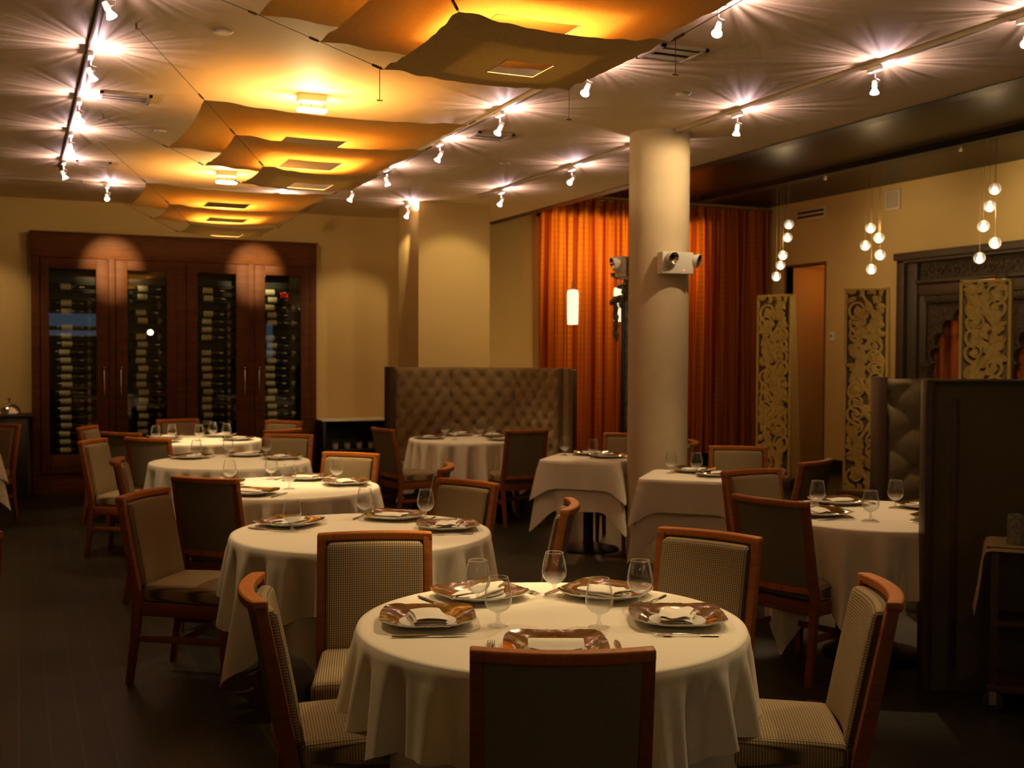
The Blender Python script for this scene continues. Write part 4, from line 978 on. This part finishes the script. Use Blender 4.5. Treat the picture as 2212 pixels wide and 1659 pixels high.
# ------------------------------------------------------------------ curtains and what hangs before them
def curtain(x0, x1, z0, z1, seed, label):
    r = random.Random(seed); p = [r.uniform(0, 6.28) for _ in range(4)]; n = int((x1 - x0) / .009)
    def f(u, v):
        k = .35 + .65 * min(1, (z1 - v) / 1.2)
        return (u - x0 + .012 * math.sin(u * 9 + v) , .045 * math.sin(u * 44 + p[0] + 1.6 * math.sin(u * 5 + p[1])) * k + .02 * math.sin(u * 13 + p[2] + .3 * v) * k, v)
    b = MB(); b.grid(f, [x0 + (x1 - x0) * i / n for i in range(n + 1)], [z0 + (z1 - z0) * i / 14 for i in range(15)])
    o = b.build('sheer_curtain', CURTAIN, angle=80); o.location = (x0, YB - .16, 0); tag(o, label, 'curtain', 'orange window curtains')
    t = MB(); t.tube([(-.02, .02, z1 - .01), (x1 - x0 + .02, .02, z1 - .01)], .014, 10); t.build('rod', TRACKDARK, o)
    h = MB()
    for i in range(int((x1 - x0) / .15)): h.tube([(.05 + i * .15, .02, z1 - .045), (.05 + i * .15, .02, z1 + .012)], .006, 6)
    h.build('rings', TRACKDARK, o)
curtain(6.43, 8.05, .19, 3.72, 1, 'orange plaid sheer curtain glowing from behind, left of the round pillar')
curtain(8.08, 10.16, .19, 3.72, 2, 'dark red and orange plaid sheer curtain right of the round pillar, in the room corner')
for xx, w, pw in ((7.15, 1.2, 22), (8.40, 1.1, 22)):
    l = bpy.data.lights.new('window_glow', 'AREA'); l.shape = 'RECTANGLE'; l.size = w; l.size_y = .80; l.energy = pw; l.color = (1, .62, .22)
    o = bpy.data.objects.new('window_glow', l); COL.objects.link(o); o.location = (xx, YB + .43, 3.0); o.rotation_euler = (math.radians(-90), 0, 0)
slab('light_stop_board', (6.42, YB - .085, 3.46), (9.3, YB, 3.50), BLACK)  # unseen board added to keep the window glow off the curtain top
def tube_lamp(x, y, z0, z1, top, label, r=.068):
    t = thing('tube_pendant', label, 'pendant lamp', (x, y, 0), 0, 'white tube pendants')
    b = MB(); b.lathe([(0, z0 + .02), (r * .9, z0), (r * .96, z0 + .1), (r, z1 - .06), (r * .9, z1 - .01), (r * .3, z1), (0, z1)], 28)
    b.build('shade', emit('frosted_tube', (1, .80, .55), 1.25, (.9, .8, .6)), t)
    b = MB(); b.tube([(0, 0, z1), (0, 0, z1 + .10)], [.02, .006], 10); b.build('cap', STEEL, t)
    b = MB(); b.tube([(0, 0, z1 + .08), (0, 0, top - .02)], .003, 6); b.build('cord', WIRE, t)
    b = MB(); b.lathe([(0, top - .02), (.05, top - .02), (.05, top), (0, top)], 20); b.build('canopy', STEEL, t)
    l = bpy.data.lights.new('tube_light', 'POINT'); l.energy = 12; l.color = (1, .60, .20); l.shadow_soft_size = .07
    o = bpy.data.objects.new('tube_light', l); COL.objects.link(o); o.location = (x, y, z0 - .10)
tube_lamp(5.95, 11.60, 1.955, 2.36, HU, 'white glass tube pendant glowing before the orange curtain, left of the round pillar')
tube_lamp(7.02, 12.40, 2.03, 2.46, HU, 'white glass tube pendant almost hidden behind the round pillar')

# tall mosaic-crested mirror by the curtain
mr = thing('ornate_mirror', 'narrow dark mirror with leafy crest peeking out left of the round pillar', 'mirror', (6.375, 10.82, 0), math.radians(-30))
b = MB()
for s in (-1, 1): b.box((s * .17, 0, 1.12), (.05, .05, 2.24))
b.box((0, 0, 2.24), (.39, .05, .05)); b.box((0, 0, .03), (.39, .30, .06)); b.build('frame', BLACK, mr, bevel=.006)
b = MB(); b.box((0, .0, 1.14), (.30, .02, 2.2)); b.build('panel', noisy('mirror_mosaic', (.05, .045, .035), (.24, .16, .10), ns=22, rough=.25, bmp=.4), mr)
b = MB()
for i in range(12):
    z = .25 + i * .17; sg = 1 if i % 2 else -1
    b.tube([(sg * .02 + .07 * math.cos(a) * (1 - a / 12) * sg, -.018, z + .07 * math.sin(a) * (1 - a / 12)) for a in [k * .45 for k in range(15)]], .008, 6)
b.build('scrolls', simple('pewter_scroll', (.32, .28, .22), .35, .6), mr)
b = MB(); rr = random.Random(4)
for i in range(15):
    a = rr.uniform(0, 6.28); cx, czz = -.17 + rr.uniform(-.09, .12), 2.18 + rr.uniform(-.05, .33)
    if i < 4: cx, czz, a = -.25, 2.12 - i * .10, -1.4
    L_, w = rr.uniform(.12, .20), rr.uniform(.035, .055); rows = []
    for k in range(7):
        s = k / 6; hw = w * math.sin(PI * min(1, .1 + .9 * s)) * (1 if k % 2 else .75); x = cx + L_ * (s - .5) * math.cos(a); z = czz + L_ * (s - .5) * math.sin(a); nx, nz = -math.sin(a), math.cos(a)
        rows.append([(x + nx * hw, -.02, z + nz * hw), (x, -.045, z), (x - nx * hw, -.02, z - nz * hw)])
    b.grid(lambda u, v: rows[int(u)][int(v)], range(7), range(3))
b.build('leaf_crest', noisy('bronze_leaf', (.06, .055, .04), (.16, .12, .08), ns=30, rough=.35), mr)
b = MB()
for i in range(12): b.lathe([(0, -.012), (.012, 0), (0, .012)], 8, (-.12 + rr.uniform(-.1, .12), -.05, 2.2 + rr.uniform(-.05, .2)))
b.build('glass_jewels', simple('jewel', (.9, .8, .7), .05, 0, 1), mr)

# ------------------------------------------------------------------ bubble lamps
def bubble_parts():
    b = MB(); n = 16; b.lathe([(.056 * math.sin(PI * i / n), -.056 * math.cos(PI * i / n)) for i in range(n + 1)], 32); A = b.mesh('glass_ball', BUBBLE, angle=90)
    b = MB(); b.lathe([(0, -.050), (.016, -.047), (.023, -.035), (.025, -.015), (.024, .004), (.022, .008), (0, .008)], 20); B = b.mesh('lit_cup', emit('bubble_bulb', (1, .88, .72), 7), angle=80)
    b = MB(); b.lathe([(.022, .008), (.021, .03), (.018, .05), (0, .053)], 20); Cc = b.mesh('frosted_stem', emit('bubble_stem', (1, .72, .5), .35, (.8, .7, .6)), angle=80)
    return A, B, Cc
bub = bubble_parts(); bord = ['topmost', 'second from the top', 'middle', 'second from the bottom', 'lowest']
for pts, nm in ((((11.152, 3.215, .00), (11.213, 3.062, .03), (11.236, 2.841, -.02), (11.335, 2.728, .02), (11.351, 2.585, -.03)), 'leftmost bubble cluster, beside the curtain'),
                (((9.716, 3.024, .0), (9.604, 2.905, .02), (9.764, 2.833, -.03), (9.593, 2.716, .03), (9.685, 2.564, -.01)), 'middle bubble cluster'),
                (((7.998, 3.23, .0), (8.085, 3.074, .03), (8.104, 2.878, -.03), (8.004, 2.706, .02), (8.155, 2.57, -.02)), 'rightmost bubble cluster, over the dark doorway')):
    for (y, z, dx), w in zip(pts, bord):
        t = thing('bubble_pendant', 'glass ball lamp, %s of the %s' % (w, nm), 'pendant lamp', (8.70 + dx, y, z), 0, 'glass ball pendants')
        link('glass_ball', bub[0], t); link('lit_cup', bub[1], t); link('frosted_stem', bub[2], t)
        b = MB(); b.tube([(0, 0, .05), (0, 0, HU - .07 - z)], .0022, 5); b.build('cord', WIRE, t)
    cy = sum(p[0] for p in pts) / 5
    for zz in (2.72, 3.02):
        l = bpy.data.lights.new('bubble_light', 'POINT'); l.energy = 7.5; l.color = (1, .66, .30); l.shadow_soft_size = .05
        o = bpy.data.objects.new('bubble_light', l); COL.objects.link(o); o.location = (8.58, cy - .12, zz)
# two wall washers on the dark ceiling channel
for y, e in ((8.45, 46), (10.5, 16)):
    t = thing('channel_spotlight', 'small spotlight in the black ceiling channel, %s' % ('above the dark doorway' if y < 9 else 'beyond the middle bubble cluster'), 'spotlight', (8.71, y, HU - .07))
    b = MB(); b.lathe([(0, -.012), (.012, -.012), (.012, 0), (0, 0)], 10); b.build('stem', WHITEPL, t)
    b = MB(); b.rbox((0, 0, -.03), (.03, .03, .04), .008, 2); b.build('head', WHITEPL, t)
    l = bpy.data.lights.new('wall_wash', 'SPOT'); l.energy = e; l.color = WARM; l.spot_size = math.radians(95); l.spot_blend = .9; l.shadow_soft_size = .03
    o = bpy.data.objects.new('wall_wash', l); COL.objects.link(o); o.location = (8.74, y, HU - .14); o.rotation_euler = (Vector((10.2, y + .1, 3.0)) - Vector((8.74, y, HU - .14))).to_track_quat('-Z', 'Y').to_euler()

# ------------------------------------------------------------------ fittings on the right wall
t = thing('wall_vent', 'white slotted air vent high on the right wall near the curtain corner', 'vent', (XR, 12.58, 3.585))
b = MB(); b.box((-.008, 0, 0), (.016, .66, .16)); b.build('frame', simple('vent_frame', (.62, .52, .36), .5), t, bevel=.003)
b = MB(); b.box((-.018, 0, .03), (.004, .56, .028)); b.box((-.018, 0, -.03), (.004, .56, .028)); b.build('slots', BLACK, t, smooth=False)
t = thing('wall_speaker', 'square cream speaker grille high on the right wall', 'speaker', (XR, 10.98, 3.58))
b = MB(); b.box((-.012, 0, 0), (.024, .26, .25)); b.build('frame', simple('speaker_frame', (.66, .55, .40), .5), t, bevel=.003)
b = MB(); b.box((-.026, 0, 0), (.006, .21, .20)); b.build('grille', noisy('speaker_cloth', (.40, .34, .25), (.48, .42, .31), ns=200, rough=.8), t, smooth=False)
t = thing('thermostat', 'small white thermostat on the right wall beside the lit niche', 'thermostat', (XR, 12.1, 1.86))
b = MB(); b.rbox((-.014, 0, 0), (.028, .085, .12), .006, 2); b.build('case', WHITEPL, t); b = MB(); b.box((-.03, 0, .01), (.004, .05, .04)); b.build('display', simple('lcd', (.25, .25, .2), .3), t, smooth=False)

# emergency lights on the round pillar
def emergency(ang, z, label):
    t = thing('emergency_light', label, 'emergency light', (4.6 + .235 * math.cos(ang), 7.5 + .235 * math.sin(ang), z), ang + PI / 2, 'twin-head emergency lights')
    b = MB(); b.rbox((0, -.035, 0), (.265, .09, .165), .006, 3); b.build('case', WHITEPL, t)
    for x, rzz, tilt, off in ((-.085, .25, .35, (-.07, -.118, .032)), (.085, (.75), .25, (.165, -.075, .022))):
        b = MB(); b.lathe([(0, .055), (.022, .052), (.040, .03), (.052, .0), (.055, -.012), (.050, -.016)], 24); b.lathe([(.050, -.014), (.03, .008), (0, .012)], 24, mi=1)
        o = b.build('lamp_head', [WHITEPL, simple('reflector', (.55, .47, .36), .12, .9)], t); o.location = off; o.rotation_euler = (-(PI / 2 - tilt), 0, rzz)
    b = MB(); b.tube([(-.09, -.085, -.045), (-.08, -.10, .0)], .011, 8); b.build('swivel', simple('chrome_swivel', (.5, .45, .4), .3, .8), t)
    b = MB(); b.tube([(.135, -.04, .02), (.165, -.055, .02)], .012, 8); b.build('swivel', WHITEPL, t)
    b = MB(); b.lathe([(0, -.004), (.005, -.003), (.005, .003), (0, .004)], 10, (.05, -.081, -.055)); o = b.build('red_pilot', emit('pilot', (1, .15, .08), 3), t); o['label'] = 'small red pilot lamp'
emergency(math.radians(-94), 2.297, 'white emergency light box with two round heads, on the front of the round pillar')
emergency(math.radians(128), 2.29, 'white emergency light with one head showing at the left edge of the round pillar')

# ------------------------------------------------------------------ side furniture
st = thing('service_station', 'low black service cabinet with a cream top between wine cabinet and tufted booth', 'sideboard', (3.80, 13.36, 0))
b = MB(); b.box((0, 0, .785), (.88, .46, .022)); b.build('top', CREAMSLAB, st, bevel=.004)
b = MB(); b.box((-.41, 0, .385), (.04, .44, .77)); b.box((.41, 0, .385), (.04, .44, .77)); b.box((0, .2, .385), (.86, .03, .77)); b.box((0, 0, .03), (.86, .44, .06)); b.box((0, 0, .42), (.8, .40, .02)); b.build('body', BLACK, st, bevel=.004)
for i in range(4): 
    t = thing('stemless_glass', 'dim glass on the shelf of the black service cabinet, %s' % ('leftmost', 'second from left', 'third from left', 'rightmost')[i], 'glass', (3.56 + .15 * i, 13.28, .4305), 0, 'glasses in the service cabinet')
    b = MB(); b.lathe([(0, .002), (.03, 0), (.036, .04), (.033, .09), (.031, .09), (.034, .04), (.028, .006), (0, .006)], 20); b.build('bowl', GLASS, t)
cn = thing('black_console', 'black console cabinet at the left picture edge beside the wine cabinet', 'console', (-.62, 13.33, 0))
b = MB(); b.box((0, 0, .905), (1.56, .50, .03)); b.build('top', BLACK, cn, bevel=.004)
b = MB(); b.box((0, .01, .445), (1.46, .46, .89)); b.build('body', BLACK, cn, bevel=.004)
b = MB()
for s in (-1, 1): b.box((s * .36, -.228, .45), (.68, .018, .78))
b.build('doors', simple('console_door', (.014, .012, .010), .4), cn, bevel=.004)
for x, w in ((-.075, 'right-hand one'), (-.36, 'left-hand one at the picture edge')):
    t = thing('silver_cloche', 'polished silver cloche with a knob on the black console, ' + w, 'cloche', (x, 13.26, .92), 0, 'silver cloches')
    b = MB(); b.lathe([(.128, 0), (.130, .008)] + [(.120 * math.cos(a), .01 + .118 * math.sin(a)) for a in [PI / 2 * i / 12 for i in range(13)]], 40); b.build('dome', SILVER, t)
    b = MB(); b.lathe([(.006, .125), (.006, .15), (.016, .156), (.018, .168), (.008, .178), (0, .18)], 16); b.build('knob', SILVER, t)
ct = thing('serving_cart', 'dark wheeled serving cart at the right picture edge', 'cart', (4.243, 3.569, 0), math.radians(-47))
for sx in (-.22, .55):
    for sy in (-.115, .115): b = MB(); b.box((sx, sy, .41), (.035, .035, .64)); b.build('leg', DARKWOOD, ct, bevel=.003)
b = MB(); b.box((.165, 0, .735), (.84, .29, .03)); b.build('top', DARKWOOD, ct, bevel=.003)
b = MB(); b.box((.165, 0, .40), (.78, .25, .02)); b.box((.165, 0, .11), (.82, .28, .03)); b.build('shelves', DARKWOOD, ct, bevel=.003)
for sx in (-.22, .55):
    for sy in (-.115, .115):
        b = MB(); b.prism([(.045 * math.cos(2 * PI * i / 24), .045 + .045 * math.sin(2 * PI * i / 24)) for i in range(24)], sy - .012, sy + .012, 'y'); b.v = [(x + sx, y, z) for x, y, z in b.v]
        w = b.build('caster', simple('caster_rubber', (.03, .028, .022), .35), ct, bevel=.002)
        b = MB(); b.box((sx, sy - .018, .07), (.03, .004, .07)); b.box((sx, sy + .018, .07), (.03, .004, .07)); b.box((sx, sy, .1), (.03, .04, .008)); b.build('fork', STEEL, w, smooth=False)
def cart_cloth():
    b = MB(); W0, W1, Dp = -.265, .60, .155
    prof = [(-.04, -.30), (-.022, -.2), (-.010, -.1), (-.002, -.03), (.008, -.006), (.03, 0)]
    us = [W0 + p for p, _ in prof] + [W0 + .05 + (W1 - W0 - .05) * i / 8 for i in range(9)]; zs = [z for _, z in prof] + [0] * 9
    def f(k, v):
        e = abs(v) / Dp; drop = -.004 - .020 * max(0, e - .9) * 10 if e > .9 else 0
        return (us[int(k)] + .006 * math.sin(v * 22) * (1 if zs[int(k)] < -.05 else 0), v, .755 + zs[int(k)] + drop)
    b.grid(f, range(len(us)), [-Dp + 2 * Dp * i / 20 for i in range(21)]); return b
o = cart_cloth().build('cart_cloth', noisy('dull_beige_cloth', (.34, .27, .15), (.40, .32, .18), ns=90, rough=.9, spec=.15), angle=80); o.location = (4.243, 3.569, 0); o.rotation_euler = (0, 0, math.radians(-47)); tag(o, 'cream cloth laid over the dark serving cart, hanging at its left end', 'cloth')
t = thing('textured_tumbler', 'dim frosted glass holder on the serving cart at the right picture edge', 'glass', (4.103, 3.616, .757))
b = MB(); b.lathe([(0, 0), (.040, .0), (.042, .01), (.042, .135), (.038, .135), (.038, .012), (0, .012)], 32); b.build('cup', noisy('pressed_glass', (.16, .16, .13), (.34, .34, .28), ns=55, rough=.2, bmp=.6), t)
t = thing('shelf_glass', 'clear glass on the middle shelf of the serving cart', 'glass', (4.27, 3.50, .411))
b = MB(); b.lathe([(0, .001), (.028, 0), (.034, .09), (.031, .09), (.026, .006), (0, .006)], 20); b.build('bowl', GLASS, t)
# lit exit sign on the rear wall, mirrored in the rightmost cabinet pane
ex = thing('exit_sign', 'red lit exit sign seen as a reflection in the rightmost cabinet door', 'sign', (6.76, YF + .05, 3.17), math.radians(0))
b = MB(); b.box((0, 0, 0), (.40, .05, .24)); b.build('case', simple('sign_case', (.05, .03, .02), .5), ex, bevel=.004)
b = MB(); L4 = {'E': [(-.5, 0, .22, 2), (0, .9, 1, .2), (0, 0, .8, .2), (0, -.9, 1, .2)], 'I': [(0, 0, .24, 2)]}
def bar(x, z, w, h): b.box((x, .03, z), (w, .01, h))
k = .06
def stroke(x0, z0, x1, z1, w=.02):
    d = Vector((x1 - x0, z1 - z0)); n = Vector((-d.y, d.x)).normalized() * w / 2
    q = [(x0 + n.x, z0 + n.y), (x1 + n.x, z1 + n.y), (x1 - n.x, z1 - n.y), (x0 - n.x, z0 - n.y)]; b.prism(q, .026, .032, 'y')
# letters face +y, so their x runs from right to left
for s in (((.16, -.07, .16, .07), (.16, .065, .09, .065), (.16, 0, .10, 0), (.16, -.065, .09, -.065)), ((.06, -.07, -.01, .07), (-.01, -.07, .06, .07)), ((-.055, -.07, -.055, .07),), ((-.13, -.07, -.13, .07), (-.18, .065, -.08, .065))):
    for q in s: stroke(*q)
b.build('letters', emit('exit_red', (1, .03, .02), 6), ex, smooth=False)

# ------------------------------------------------------------------ world and render look
w = bpy.data.worlds.new('night'); sc.world = w; w.use_nodes = True
w.node_tree.nodes['Background'].inputs[0].default_value = (.02, .015, .008, 1); w.node_tree.nodes['Background'].inputs[1].default_value = .1
sc.view_settings.view_transform = 'Standard'; sc.view_settings.look = 'None'; sc.view_settings.exposure = 0; sc.view_settings.gamma = 1
try: sc.view_settings.use_curve_mapping = False
except Exception: pass
cy = sc.cycles
cy.use_denoising = True
try: cy.denoiser = 'OPENIMAGEDENOISE'; cy.denoising_input_passes = 'RGB_ALBEDO_NORMAL'
except Exception: pass
cy.use_light_tree = True; cy.max_bounces = 8; cy.diffuse_bounces = 4; cy.glossy_bounces = 3; cy.transmission_bounces = 6; cy.transparent_max_bounces = 24
cy.sample_clamp_indirect = 8.0; cy.sample_clamp_direct = 0; cy.caustics_reflective = False; cy.caustics_refractive = False; cy.blur_glossy = .6
